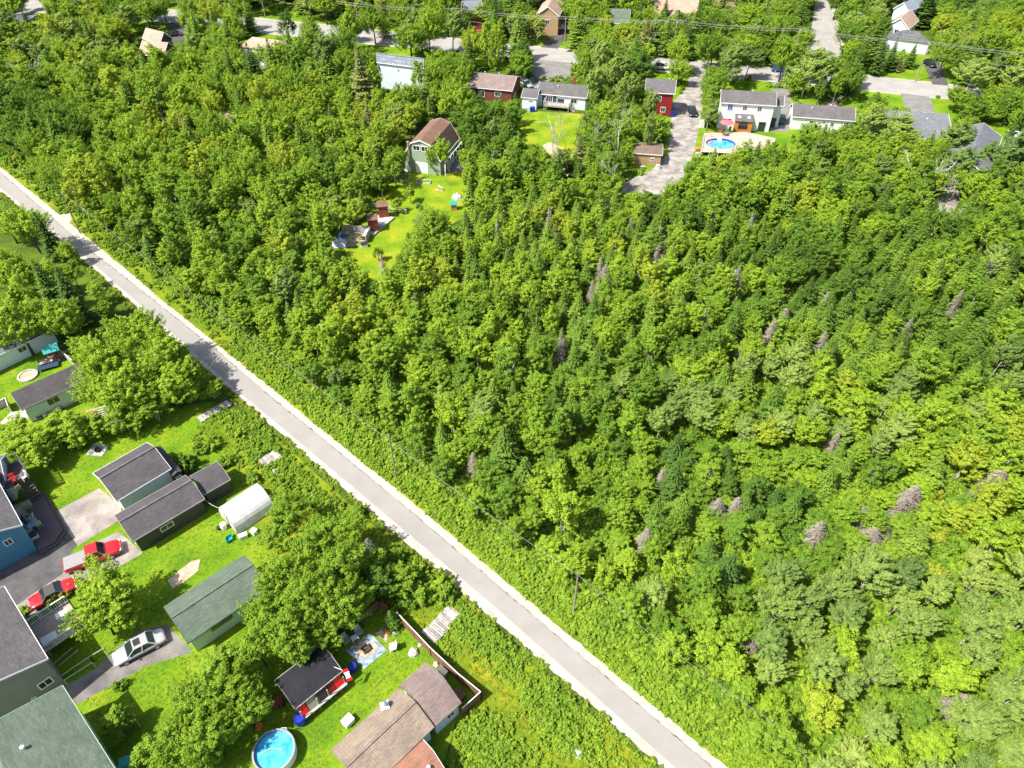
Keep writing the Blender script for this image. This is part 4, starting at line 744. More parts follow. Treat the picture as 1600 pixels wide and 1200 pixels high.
# round pool
def round_pool():
    c = G(429, 1175, .8); r = G(461, 1171, 1.2).x - G(429, 1171, 1.2).x; o = tag(empty('round_pool', (c.x, c.y, 0), 0), 'round above-ground pool with white rim at the bottom edge', 'pool')
    m = MB(); m.lathe([(r, 0), (r, 1.15), (r - .05, 1.15), (r - .05, 0.05)], 40); m.build('wall', M['plastic_white'], o)
    m = MB(); m.lathe([(r + .06, 1.12), (r + .06, 1.18), (r - .1, 1.18), (r - .1, 1.12), (r + .06, 1.12)], 40); m.build('rim', M['steel'], o)
    m = MB(); m.lathe([(r - .055, 1.1), (r - .06, .78)], 40); m.build('liner', M['liner'], o)
    m = MB(); m.lathe([(0, .86), (r - .06, .86)], 40); m.v = [(x, y, .86) for x, y, z in m.v]; w = m.build('water', M['water_pool'], o)
    m = MB(); m.tube([(-r * .7, -.2, .9), (-.3, .25, .93), (r * .4, .2, .92)], .05, 6); tag(m.build('hose', M['plastic_green'], o))
    m = MB(); [m.bar((r * .3 + s * .22, r + .1, 0), (r * .3 + s * .22, r - .05, 1.5), .05) for s in (-1, 1)]; [m.bar((r * .3 - .22, r + .05, z), (r * .3 + .22, r + .05, z), .05) for z in (.3, .6, .9, 1.3)]; m.build('ladder', M['plastic_white'], o)
round_pool()
# oval pool with its deck and furniture by the white house
def pool_deck():
    z = 1.0; q = [G(1100, 208, z), G(1165, 206, z), G(1212, 216, z), G(1206, 240, z), G(1095, 237, z)]; c = G(1150, 222, z); o = tag(empty('pool_deck', (c.x, c.y, 0), 0), 'pale raised wooden deck around the oval blue pool', 'deck')
    e = G(1126, 224, z); rx = 3.05; ry = 2.5; n = 36; ell = [(e.x - c.x + rx * math.cos(t), e.y - c.y + ry * math.sin(t)) for t in np.linspace(0, 2 * math.pi, n + 1)[:-1]]
    outer = [(p.x - c.x, p.y - c.y) for p in q]; bm = bmesh.new(); ov = [bm.verts.new((x, y, z)) for x, y in outer]; iv = [bm.verts.new((x, y, z)) for x, y in ell]
    es = [bm.edges.new((ov[i], ov[(i + 1) % len(ov)])) for i in range(len(ov))] + [bm.edges.new((iv[i], iv[(i + 1) % n])) for i in range(n)]
    bmesh.ops.triangle_fill(bm, use_beauty=True, use_dissolve=False, edges=es); bmesh.ops.recalc_face_normals(bm, faces=bm.faces)
    for f in bm.faces:
        if f.normal.z < 0: f.normal_flip()
    r_ = bmesh.ops.extrude_face_region(bm, geom=list(bm.faces)); [setattr(v.co, 'z', z - .14) for v in r_['geom'] if isinstance(v, bmesh.types.BMVert)]
    bmesh.ops.recalc_face_normals(bm, faces=bm.faces); me = bpy.data.meshes.new('platform'); bm.to_mesh(me); bm.free(); me.materials.append(M['wood_pale']); link_mesh('platform', me, o)
    m = MB()
    for i in range(len(outer)):
        a, b = Vector((*outer[i], 0)), Vector((*outer[(i + 1) % len(outer)], 0))
        for k in range(5): p = a.lerp(b, k / 5) * .985; m.box((p.x, p.y, (z - .15) / 2), (.12, .12, z - .16))
    m.build('deck_posts', M['wood_grey'], o)
    po = tag(empty('oval_pool', (e.x, e.y, 0), 0), 'oval blue swimming pool sunk in the pale deck', 'pool')
    m = MB(); ring = lambda k, zz: [(rx * k * math.cos(t), ry * k * math.sin(t), zz) for t in np.linspace(0, 2 * math.pi, n + 1)[:-1]]
    m.add(ring(1.0, z + .03) + ring(.985, z + .03) + ring(.985, .1), [(i, (i + 1) % n, (i + 1) % n + n, i + n) for i in range(n)] + [(i + n, (i + 1) % n + n, (i + 1) % n + 2 * n, i + 2 * n) for i in range(n)]); m.build('liner', M['liner'], po)
    m = MB(); m.add(ring(.985, z - .35), [tuple(range(n))]); m.build('water', M['water_clear'], po); m = MB(); m.box((.2, ry - .3, z + .02), (.9, .8, .1)); m.box((.2, ry - .75, z - .2), (.9, .1, .5)); m.build('steps', M['white'], po)
    p = G(1110, 219, z); m = MB(); m.lathe([(.3, 0), (.45, .1), (.6, 0), (.45, -.1), (.3, 0)], 14); single('pool_ring', m, 'pink', (p.x, p.y, z - .3), 0, 'pink inflatable ring floating in the oval pool', 'pool float')
    p = G(1133, 205, z + .0); u = tag(empty('parasol', (p.x, p.y, z), 0), 'open red parasol in front of the white house', 'parasol'); m = MB(); m.tube([(0, 0, 0), (0, 0, 2.3)], .035, 6); m.build('pole', M['steel'], u); m = MB(); m.lathe([(1.5, 1.95), (.8, 2.25), (0, 2.45), (0, 2.41), (.8, 2.21), (1.5, 1.93)], 8); m.build('canopy', M['pink'], u)
    for i, (x, y, a) in enumerate(((1126, 205, -40), (1139, 204, 220), (1131, 209, 90))): chair((x, y), R(a), 'roof_cedar', ['red brown chair left of the red parasol', 'red brown chair right of the red parasol', 'red brown chair below the red parasol'][i], 'chairs under the red parasol', z=z)
    small_table((1134, 207), 0, 'roof_cedar', 'small wooden table under the red parasol', .9, .9, .7, z)
    barrel((1138, 208), .4, .3, 'plastic_teal', 'teal tub on the pale pool deck', 'tub', 'tub', z)
    for i, x in enumerate((1100, 1113)): pass
    frame_rail((1099, 206), (1112, 207), 2.0, 'pale wooden rail at the far left corner of the pool deck', 'wood_new'); frame_rail((1094, 234), (1099, 206), 2.0, 'thin glass-like rail along the left side of the pool deck', 'steel'); frame_rail((1095, 236), (1150, 240), 1.9, 'white rail along the near edge of the pool deck', 'white')
pool_deck()
crate((1090, 235), R(5), (1.0, .9, .9), 'orange_wood', 'small wooden crate at the pool deck corner'); crate((1090, 241), R(0), (.9, .7, .5), 'wood_grey', 'grey box below the wooden crate by the pool deck'); crate((1097, 194), R(0), (.9, .9, 1.4), 'plastic_white', 'white fuel tank beside the gravel drive', 'tank', 'fuel_tank')
crate((1004, 262), R(5), (1.0, .6, .5), 'plastic_grey', 'grey crate in front of the tan shed'); crate((1028, 261), R(5), (.7, .6, .7), 'plastic_white', 'white box at the right corner of the tan shed')
crate((832, 171), R(5), (1.1, .9, 1.0), 'plastic_blue', 'blue bin beside the navy front bungalow', 'bin', 'bin'); crate((825, 170), R(5), (.8, .8, .9), 'plastic_white', 'white bin left of the blue bin', 'bin', 'bin')
crate((1050, 178), R(5), (.9, .9, 1.2), 'plastic_blue', 'blue bin at the corner of the red house', 'bin', 'bin')
# clearing: outhouses, walkway, woodpile, beds, rail fence, playhouse, rubbish
def outhouse(px, label, rz):
    p = G(*px); o = tag(empty('outhouse', (p.x, p.y, 0), rz), label, 'outhouse', 'red outhouses in the clearing'); m = MB(); m.box((0, 0, 1.3), (1.7, 1.5, 2.4)); m.build('wall', M['wood_red'], o)
    m = MB(); m.slab([(-1, -.9, 2.52), (1, -.9, 2.52), (1, .9, 2.78), (-1, .9, 2.78)], .08); m.build('roof', M['roof_rust'], o); m = MB(); m.box((.87, .1, 1.2), (.05, .8, 1.9)); m.build('door', M['roof_brown'], o)
outhouse((584, 360), 'red wooden outhouse nearer the woodpile', R(12)); outhouse((600, 339), 'red wooden outhouse at the far end of the plank walkway', R(12))
a, b = G(573, 364, .3), G(606, 336, .3); u = b - a; o = tag(empty('plank_walkway', ((a.x + b.x) / 2, (a.y + b.y) / 2, 0), math.atan2(u.y, u.x)), 'grey plank walkway linking the two red outhouses', 'walkway'); m = MB(); L = u.xy.length; n = int(L / .3)
for i in range(n): m.box((-L / 2 + i * L / n, 0, .3), (L / n * .8, 3.0, .05))
m.build('planks', M['wood_plank_loose'], o); m = MB(); [m.box((0, s * 1.4, .14), (L, .15, .27)) for s in (-1, 0, 1)]; m.build('stringers', M['wood_grey'], o)
p = G(555, 372); o = tag(empty('tumbledown_shed', (p.x, p.y, 0), R(-7)), 'roofless tumbledown shed of grey boards in the clearing', 'shed'); m = MB(); m.box((0, 1.5, .8), (4.8, .12, 1.6)); m.box((-2.4, 0, .5), (.12, 3, 1.0)); m.box((2.4, 0, .7), (.12, 3, 1.4)); m.box((.3, -1.5, .3), (4.0, .12, .6)); m.build('wall', M['wood_grey'], o)
m = MB(); [m.bar((rng.uniform(-2, 2), rng.uniform(-1.3, 1.3), rng.uniform(.1, .6)), (rng.uniform(-2, 2), rng.uniform(-1.3, 1.3), rng.uniform(.3, .9)), .12, .06) for _ in range(26)]; m.build('fallen_boards', M['wood_new'], o); m = MB(); m.box((2.2, -.3, 1.45), (.5, 2.4, .07)); m.build('shelf', M['tarp_white'], o)
def tarp(px, w, d, h, mat, label, seed=0):
    p = G(*px); r_ = np.random.default_rng(seed); N_ = 8; m = MB(); vs_ = [((i / N_ - .5) * w, (j / N_ - .5) * d, max(0, h * (1 - (2 * i / N_ - 1) ** 4) * (1 - (2 * j / N_ - 1) ** 4) * r_.uniform(.5, 1.1))) for i in range(N_ + 1) for j in range(N_ + 1)]
    m.add(vs_, [(i * (N_ + 1) + j, (i + 1) * (N_ + 1) + j, (i + 1) * (N_ + 1) + j + 1, i * (N_ + 1) + j + 1) for i in range(N_) for j in range(N_)]); return single('tarpaulin', m, mat, (p.x, p.y, .01), R(r_.uniform(0, 40)), label, 'tarp')
tarp((531, 382), 2.6, 2.2, 1.0, 'tarp_white', 'crumpled pale tarpaulin below the tumbledown shed', 1); tarp((535, 371), 1.6, 1.4, 1.0, 'tarp_blue', 'blue tarpaulin left of the tumbledown shed', 2); tarp((506, 396), 1.6, 1.0, .4, 'tarp_white', 'small white sheet half under leaves, left of the clearing', 3); tarp((515, 388), 1.2, 1.0, .7, 'wood_red', 'brown tarpaulin by the crumpled pale one', 4)
crate((549, 385), R(0), (1.6, .8, .4), 'plastic_black', 'low black crate on the yellow grass of the clearing'); crate((569, 383), R(20), (1.1, .9, .6), 'plastic_white', 'white and black cart on the yellow grass', 'cart', 'cart', 'plastic_black')
def raised_bed(px, w, d, label, rz=0):
    p = G(*px); o = tag(empty('raised_bed', (p.x, p.y, 0), rz), label, 'raised bed', 'raised beds by the barn'); m = MB(); [m.box((0, s * d / 2, .15), (w, .08, .3)) for s in (-1, 1)]; [m.box((s * w / 2, 0, .15), (.08, d - .08, .3)) for s in (-1, 1)]; m.build('frame', M['wood_plank_loose'], o); m = MB(); m.box((0, 0, .09), (w - .1, d - .1, .18)); m.build('soil', M['lawn'], o)
raised_bed((629, 279), 2.8, 2.6, 'larger wooden raised bed before the barn', R(-5)); raised_bed((662, 285), 2.8, 1.3, 'narrow wooden raised bed farther right before the barn', R(-5))
p0, p1 = G(581, 317, 1.0), G(634, 327, 1.0); o = tag(empty('rail_fence', (p0.x, p0.y, 0), 0), 'grey split rail fence across the clearing', 'fence'); d = p1 - p0
for k in range(5): m = MB(); m.box((d.x * k / 4, d.y * k / 4, .5), (.14, .14, 1.0)); m.build('post', M['wood_plank_loose'], o)
for z in (.9, .45): m = MB(); m.bar((0, 0, z), (d.x, d.y, z), .12); m.build('rail', M['wood_plank_loose'], o)
p = G(709, 327); o = tag(empty('toy_playhouse', (p.x, p.y, 0), R(10)), 'small toy playhouse with teal roof at the clearing edge', 'playhouse'); m = MB(); m.box((0, 0, .6), (1.1, 1, 1.2)); m.build('wall', M['orange_wood'], o); m = MB(); m.slab([(-.7, -.65, 1.2), (.7, -.65, 1.2), (.7, 0, 1.7), (-.7, 0, 1.7)], .06); m.slab([(-.7, 0, 1.7), (.7, 0, 1.7), (.7, .65, 1.2), (-.7, .65, 1.2)], .06); m.build('roof', M['plastic_teal'], o)
tarp((714, 309), 1.5, 1.7, .9, 'tarp_white', 'pile under a white sheet above the toy playhouse', 5)
m = MB(); [m.bar((rng.uniform(-.8, .8), -.8, .1 + .12 * i), (rng.uniform(-.8, .8), .8, .1 + .12 * i), .13) for i in range(4)]; single('lumber_pile', m, 'wood_plank_loose', G(688, 296), R(60), 'few loose boards on the grass of the clearing', 'boards')
# play structure and stuff, far left
p = G(84, 553, 1); o = tag(empty('play_structure', (p.x, p.y, 0), R(30)), 'wooden play structure with teal canopy and yellow slide', 'play structure'); m = MB(); [m.box((x, y, 1.0), (.12, .12, 2.0)) for x in (-.8, .8) for y in (-.8, .8)]; m.box((0, 0, 1.0), (1.7, 1.7, .08)); m.build('frame', M['wood_brown'], o)
m = MB(); m.slab([(-1, -1, 2.0), (1, -1, 2.0), (1, 0, 2.7), (-1, 0, 2.7)], .05); m.slab([(-1, 0, 2.7), (1, 0, 2.7), (1, 1, 2.0), (-1, 1, 2.0)], .05); m.build('canopy', M['plastic_teal'], o); m = MB(); m.bar((.9, 0, 1.0), (2.9, .3, .1), .6, .08); m.build('slide', M['khaki'], o)
for i, (q, mt, lb) in enumerate((((75, 571), 'siding_navy', 'navy trampoline-like mat behind the white bungalow'), ((78, 563), 'plastic_grey', 'grey mat beyond the navy mat behind the bungalow'))):
    p = G(*q, .4); m = MB(); m.box((0, 0, .38), (2.6, 1.3, .06)); [m.box((x, y, .17), (.08, .08, .35)) for x in (-1.2, 1.2) for y in (-.55, .55)]; single('platform', m, mt, (p.x, p.y, 0), R(28), lb, 'platform')
p = G(44, 588); m = MB(); m.lathe([(1.05, 0), (1.3, 0), (1.3, .25), (1.05, .25), (1.05, 0)], 18); single('tree_ring', m, 'stone', (p.x, p.y, 0), 0, 'ring of pale stones round the yard tree trunk', 'stone ring')
p = G(44, 588); m = MB(); m.lathe([(0, .14), (1.04, .14)], 18); single('flower_bed', m, 'sand', (p.x, p.y, 0), 0, 'reddish mulch bed inside the stone ring', 'flower bed')
chair((62, 651), R(-60), 'plastic_blue', 'blue garden chair against the white bungalow wall', s=1.0); chair((71, 646), R(-70), 'plastic_grey', 'grey garden chair right of the blue one by the bungalow'); crate((86, 640), R(28), (1.6, .8, .5), 'wood_grey', 'grey slatted bench against the bungalow wall', 'bench', 'slatted_bench')
m = MB(); p = G(36, 652); m.prism([(p.x + x, p.y + y) for x, y in ((-2.4, -1.2), (.6, -2.0), (1.0, .2), (-.6, 1.2), (-2.0, .8))], 0, .10); tag(m.build('patio', M['gravel']), 'pale gravel patio at the left end of the bungalow', 'patio')
p = G(155, 642, .8); o = tag(empty('junk_pile', (p.x, p.y, 0), R(25)), 'heap of boards and panels below the big yellow-green tree', 'lumber heap'); m = MB(); [m.bar((-1.6, y, .25 + .1 * i), (1.6, y * .7, .3 + .12 * i), .16, .06) for i, y in enumerate((-.7, -.4, 0, .4, .8))]; m.build('boards', M['wood_plank_loose'], o); m = MB(); m.box((-1.0, .3, .7), (1.3, .12, .1)); m.build('red_beam', M['pink'], o); m = MB(); m.box((1.3, -.4, .5), (.7, .6, .5)); m.build('yellow_box', M['wood_new'], o)
# clothesline post with line
p = G(204, 676); o = tag(empty('clothesline_post', (p.x, p.y, 0), R(20)), 'thin grey clothesline post on the lawn behind the white garage', 'post'); t = G(187, 645, 2.6); h = 2.6; m = MB(); m.tube([(0, 0, 0), (0, 0, h)], .05, 6); m.build('pole', M['steel'], o); m = MB(); m.bar((-.4, 0, h), (.4, 0, h), .06); m.build('crossbar', M['steel'], o)
cable([(-10, 735, 3.0), (204, 640, 2.6)], 'thin clothesline wire crossing the shrubs at left', 'cable_dark', .015, .25)
barrel((-2, 694), .9, .7, 'tarp_white', 'white barrel-shaped cover at the left edge', 'cover', 'cover')

# ------------------------------------------------------------------ utility poles and cables
def utility_pole(bpx, tpx, label, h=None, arms=True, r=.15):
    b = G(*bpx)
    if h is None:      # height from the pixel of the top
        h = min((abs(P((b.x, b.y, z))[1] - tpx[1]), z) for z in np.arange(3, 16, .1))[1]
    o = tag(empty('utility_pole', (b.x, b.y, 0), 0), label, 'utility pole', 'wooden utility poles'); m = MB(); m.tube([(0, 0, 0), (0, 0, h * .5), (0, 0, h)], [r, r * .85, r * .7], 9); m.build('pole', M['pole_wood'], o)
    if arms:
        m = MB(); m.box((0, .1, h - .7), (.12, .9, .12)); m.build('crossarm', M['pole_wood'], o)
        for y in (-.3, .5): k = MB(); k.tube([(0, y, h - .64), (0, y, h - .42)], .05, 6); k.build('insulator', M['plastic_white'], o)
    return Vector((b.x, b.y, h))
tops = [G(40, -8) + Vector((0, 0, 10.5))]
for b_, t_, l_ in (((415, 28), (410, -24), 'utility pole on the grass near the top left driveway'), ((560, 42), (556, 5), 'utility pole behind the tall birch above the light blue house'), ((723, 60), (723, 13), 'utility pole left of the red car across the street'),
                   ((882, 76), (883, 25), 'utility pole beside the driveway with the white pickup'), ((1050, 89), (1049, 31), 'utility pole behind pines above the red house'), ((1236, 104), (1239, 44), 'utility pole left of the side street'),
                   ((1430, 127), (1454, 64), 'leaning-looking utility pole with transformer beside the street at right'), ((1640, 152), (1668, 86), 'utility pole just beyond the right edge')):
    tops.append(utility_pole(b_, t_, l_))
p = tops[7]; m = MB(); m.tube([(0, 0, 0), (0, 0, .9)], .25, 10); m.box((0, .25, .5), (.1, .3, .1)); single('transformer', m, 'steel', (p.x, p.y - .45, p.z - 2.6), 0, 'grey can transformer on the right utility pole', 'transformer')
def span(pts, dz, dy, r, label, sag=.5, mat='cable'):
    out = []
    for a, b in zip(pts, pts[1:]):
        for k in range(8): t = k / 8; q = a.lerp(b, t); out.append(Vector((q.x, q.y + dy, q.z + dz - sag * 4 * t * (1 - t))))
    out.append(Vector((pts[-1].x, pts[-1].y + dy, pts[-1].z + dz))); c = out[0].copy(); m = MB(); m.tube([q - c for q in out], r, 4); single('power_line', m, mat, c, 0, label, 'cable', 'power lines along the street')
span(tops, -.05, 0, .032, 'topmost power line along the street'); span(tops, -.42, .7, .032, 'rear one of the two upper power lines'); span(tops, -.42, -.9, .032, 'front one of the two upper power lines'); span(tops, -3.0, 0, .03, 'low communication cable along the street', .7)
# trail-side line
wp = [G(95, 300, 8.0), G(609, 688, 6.6), G(903, 898, 7.2), G(1206, 1128, 4.6), G(1330, 1235, 7.0)]
def trail_pole(w, h, label): o = tag(empty('utility_pole', (w.x, w.y, 0), 0), label, 'utility pole', 'old poles along the trail'); m = MB(); m.tube([(0, 0, 0), (0, 0, h)], [.10, .08], 8); m.build('pole', M['pole_wood'], o)
trail_pole(wp[0], 8.3, 'old pole hidden in birches near the left end of the trail'); trail_pole(wp[1], 7.6, 'short dark pole in bushes beside the trail, middle'); trail_pole(wp[2], 7.6, 'leaning-looking weathered pole beside the trail, nearest whole one'); trail_pole(wp[3], 4.9, 'reddish pole stub at the lower right by the wire')
out = []
for a, b in zip(wp, wp[1:]):
    for k in range(12): t = k / 12; q = a.lerp(b, t); q.z -= .6 * 4 * t * (1 - t); out.append(q)
out.append(wp[-1]); c = out[0].copy(); m = MB(); m.tube([q - c for q in out], .018, 5); single('trail_cable', m, 'cable', c, 0, 'single pale cable running above the bushes along the trail', 'cable')
# street lamps by the side street
for b_, l_, sgn in (((1339, 66), 'curved pale street lamp right of the side street', -1), ((1222, 118), 'curved street lamp near the blue pickup', 1)):
    b = G(*b_); o = tag(empty('street_lamp', (b.x, b.y, 0), 0), l_, 'street lamp', 'curved street lamps'); m = MB(); m.tube([(0, 0, 0), (0, 0, 6.5), (sgn * .4, 0, 7.2), (sgn * 1.6, 0, 7.6)], .09, 7); m.build('pole', M['steel'], o); m = MB(); m.box((sgn * 1.9, 0, 7.6), (.7, .3, .14)); m.build('lamp_head', M['plastic_white'], o, bevel=.03)
LAWN_HARD = [[(52, 838), (85, 801), (155, 763), (190, 790), (188, 812), (186, 831), (224, 864), (166, 897), (110, 915), (45, 958), (26, 946), (-80, 1010), (-80, 880)], [(92, 1078), (150, 1044), (172, 1022), (222, 984), (262, 976), (302, 1019), (268, 1029), (228, 1041), (122, 1100)],
    [(541, 1017), (579, 990), (605, 1016), (569, 1046)], [(136, 735), (225, 690), (278, 738), (330, 715), (362, 750), (325, 800), (220, 865), (170, 806), (150, 770)], [(248, 945), (383, 855), (414, 905), (400, 960), (305, 1020)], [(505, 1172), (664, 1034), (723, 1097), (700, 1200), (520, 1200)], [(345, 794), (403, 758), (428, 795), (370, 840)],
    [(0, 915), (110, 1060), (190, 1200), (0, 1200)], [(0, 720), (90, 800), (60, 880), (0, 890)], [(5, 610), (120, 560), (128, 610), (48, 660)], [(432, 1060), (510, 1004), (536, 1050), (464, 1112)], [(262, 908), (278, 893), (313, 874), (309, 892), (270, 920)], [(395, 1140), (462, 1140), (470, 1210), (390, 1210)], [(50, 990), (110, 950), (130, 985), (70, 1040)]]
# ------------------------------------------------------------------ vegetation
def unit(v): return v / np.maximum(np.linalg.norm(v, axis=1, keepdims=True), 1e-9)
def leaf_mesh(name, c, n, ln, wd, mat, lv, tdir=None):
    """one diamond-shaped leaf (spray) per centre c, facing n"""
    N_ = len(c); n = unit(n); t = rng.normal(size=(N_, 3)) if tdir is None else tdir + rng.normal(size=(N_, 3)) * .35
    t = unit(t - (t * n).sum(1, keepdims=True) * n); b = np.cross(n, t); ln = np.broadcast_to(ln, N_)[:, None] / 2; wd = np.broadcast_to(wd, N_)[:, None] / 2
    v = np.stack([c - t * ln, c + b * wd - n * wd * .25, c + t * ln, c - b * wd - n * wd * .25], 1).reshape(-1, 3)
    me = bpy.data.meshes.new(name); me.vertices.add(4 * N_); me.vertices.foreach_set('co', v.astype(np.float32).ravel())
    me.loops.add(4 * N_); me.loops.foreach_set('vertex_index', np.arange(4 * N_, dtype=np.int32)); me.polygons.add(N_)
    me.polygons.foreach_set('loop_start', np.arange(0, 4 * N_, 4, dtype=np.int32)); me.update(); me.validate()
    a = me.attributes.new('leafv', 'FLOAT', 'POINT'); a.data.foreach_set('value', np.repeat(np.clip(lv, 0, 1), 4).astype(np.float32)); me.materials.append(mat); return me
def clump_crown(name, mat, Rr, Rz, zc, nc, nl, cs, ls, wind=0, low=-.45, seed=0, aspect=.62):
    """crown of leafy sprays: branches run from the trunk to an uneven ellipsoid, leaves gather round their outer ends"""
    g_ = np.random.default_rng(seed); d = unit(g_.normal(size=(nc * 4, 3)) * [1, 1, .9] + [0, 0, .12]); d = d[d[:, 2] > low][:nc]; nc = len(d)
    th = np.arctan2(d[:, 1], d[:, 0]); ph = g_.uniform(0, 6.28, 3)
    lob = 1 + .22 * np.sin(2 * th + ph[0]) + .16 * np.sin(3 * th + ph[1] + 2 * d[:, 2]) + .12 * np.sin(5 * d[:, 2] + ph[2])
    rf = g_.uniform(.5, 1.05, nc) ** .6 * lob; tip = d * rf[:, None] * np.array([Rr, Rr, Rz])
    if wind: tip[:, 0] += wind * (.6 + np.abs(tip[:, 2]) * .35) * Rr * .55; tip[:, 1] += wind * Rr * .22
    hr_ = np.hypot(tip[:, 0], tip[:, 1]); root = np.stack([tip[:, 0] * .12, tip[:, 1] * .12, tip[:, 2] - .75 * hr_ - .35], 1); tip[:, 2] += zc; root[:, 2] += zc
    u = g_.uniform(0, 1, (nc, nl)) ** .75; t = .48 + .56 * u; cr = cs * g_.uniform(.6, 1.3, nc)[:, None] * (1.12 - .75 * u ** 1.6)
    off_ = g_.normal(size=(nc, nl, 3)); off_ = off_ / np.linalg.norm(off_, axis=2, keepdims=True) * (g_.uniform(.1, 1, (nc, nl)) ** .55)[..., None] * np.array([1, 1, .62])
    pos = root[:, None] + (tip - root)[:, None] * t[..., None] + off_ * cr[..., None]; ax = unit(tip - root)
    nrm = off_ * .9 + np.repeat(d[:, None], nl, 1) * .55 + np.array([0, 0, .75]) + g_.normal(size=off_.shape) * .42
    pos = pos.reshape(-1, 3); nrm = nrm.reshape(-1, 3); s = ls * g_.uniform(.6, 1.35, len(pos))
    lv = np.repeat(g_.normal(.47, .10, nc), nl) + g_.normal(0, .13, len(pos)) + .10 * (u.reshape(-1) - .5); lv = np.where(g_.random(len(lv)) < .010, 1.0, lv)
    tv = np.repeat(ax[:, None], nl, 1).reshape(-1, 3)
    if wind: return leaf_mesh(name, pos, nrm, s * 1.5, s * .60, mat, lv, tv * .7 + np.array([[.8, .3, .4]]))
    return leaf_mesh(name, pos, nrm, s * 1.2, s * aspect * 1.15, mat, lv, tv * .5)
def trunk_mesh(name, mat, H, r, nlimb, spread, seed=0, lean=0, multi=1):
    g_ = np.random.default_rng(seed); m = MB()
    for s in range(multi):
        ox, oy = (g_.normal(0, .12, 2) if multi > 1 else (0, 0)); tx, ty = g_.normal(0, .05 * H, 2) * (2.0 if multi > 1 else 1); tx += lean
        P_ = [Vector((ox + tx * k * k + g_.normal(0, .04), oy + ty * k * k + g_.normal(0, .04), H * k)) for k in (0, .25, .5, .75, 1)]
        m.tube(P_, [r, r * .8, r * .6, r * .38, r * .1], 7)
        for i in range(nlimb):
            k = g_.uniform(.35, .85); a = g_.uniform(0, 6.28); b = P_[0].lerp(P_[-1], k); b = Vector((ox + tx * k * k, oy + ty * k * k, H * k)); ln = spread * g_.uniform(.5, 1) * (1.2 - k * .5)
            e = b + Vector((math.cos(a) * ln, math.sin(a) * ln, ln * g_.uniform(.5, 1.0))); m.tube([b, b.lerp(e, .5) + Vector((0, 0, -.08)), e], [r * .35, r * .24, r * .06], 5)
    return m.mesh(name, mat, True)
def fir_crown(name, mat, H, Rb, seed=0, lean=0, sparse=0):
    """whorls of drooping branches, each a fan of needle sprays"""
    g_ = np.random.default_rng(seed); C_, Nn, Ln, T_, LV = [], [], [], [], []
    z = H * .10
    while z < H * .985:
        f = 1 - z / H; rb = Rb * (f ** .85) * g_.uniform(.82, 1.15) + .05; nb = max(4, int(6 + rb * 5)); a0 = g_.uniform(0, 6.28)
        for b in range(nb):
            if g_.random() < sparse: continue
            a = a0 + 6.283 * b / nb + g_.normal(0, .12); L_ = rb * g_.uniform(.75, 1.18); ns = max(3, int(L_ / .13)); hue = g_.normal(.46, .12)
            dr = g_.uniform(.05, .38)
            for k in range(ns):
                t = (k + .6) / ns; w_ = L_ * .26 * (1.15 - t) + .07
                for s_ in ((-1, 0, 1) if w_ > .16 else (0,)):
                    x = L_ * t; y = s_ * w_ * g_.uniform(.6, 1); C_.append((math.cos(a) * x - math.sin(a) * y, math.sin(a) * x + math.cos(a) * y, z + .10 - dr * x * .9 + .18 * t * t * L_ + g_.normal(0, .02)))
                    Nn.append((math.cos(a) * .35 + g_.normal(0, .22), math.sin(a) * .35 + g_.normal(0, .22), 1)); Ln.append(.30 * (.75 + .4 * g_.random()) * (.6 + .4 * min(1, L_)))
                    T_.append((math.cos(a + s_ * .7), math.sin(a + s_ * .7), -.2)); LV.append(hue + g_.normal(0, .1) + .16 * (t - .5))
        z += (.20 + .19 * f) * (H / 8) ** .5
    for k in range(10): C_.append((g_.normal(0, .04), g_.normal(0, .04), H * (.93 + .007 * k))); a = g_.uniform(0, 6.28); Nn.append((math.cos(a), math.sin(a), .6)); Ln.append(.3); T_.append((0, 0, 1)); LV.append(.6)
    C_ = np.array(C_); C_[:, 0] += lean * C_[:, 2]
    return leaf_mesh(name, C_, np.array(Nn), np.array(Ln), np.array(Ln) * .55, mat, np.array(LV), np.array(T_))
def dead_spruce(name, mat, H, Rb, seed=0):
    g_ = np.random.default_rng(seed); m = MB(); m.tube([(0, 0, 0), (.05, 0, H * .5), (0, 0, H)], [.13, .08, .015], 6); z = H * .22
    while z < H * .97:
        f = 1 - z / H; n = 7
        for b in range(n):
            a = g_.uniform(0, 6.28); L_ = Rb * (f ** .7) * g_.uniform(.55, 1.1) + .08; e = (math.cos(a) * L_, math.sin(a) * L_, z - .15 * L_ + g_.normal(0, .05)); m.tube([(0, 0, z), e], [.022, .008], 3, False)
            for k in range(5):
                t = g_.uniform(.25, 1); a2 = a + g_.choice([-1, 1]) * g_.uniform(.5, 1.1); s_ = L_ * .38 * g_.uniform(.5, 1); x, y, zz = e[0] * t, e[1] * t, z + (e[2] - z) * t; m.tube([(x, y, zz), (x + math.cos(a2) * s_, y + math.sin(a2) * s_, zz - .06)], [.016, .006], 3, False)
        z += .17
    return m.mesh(name, mat)
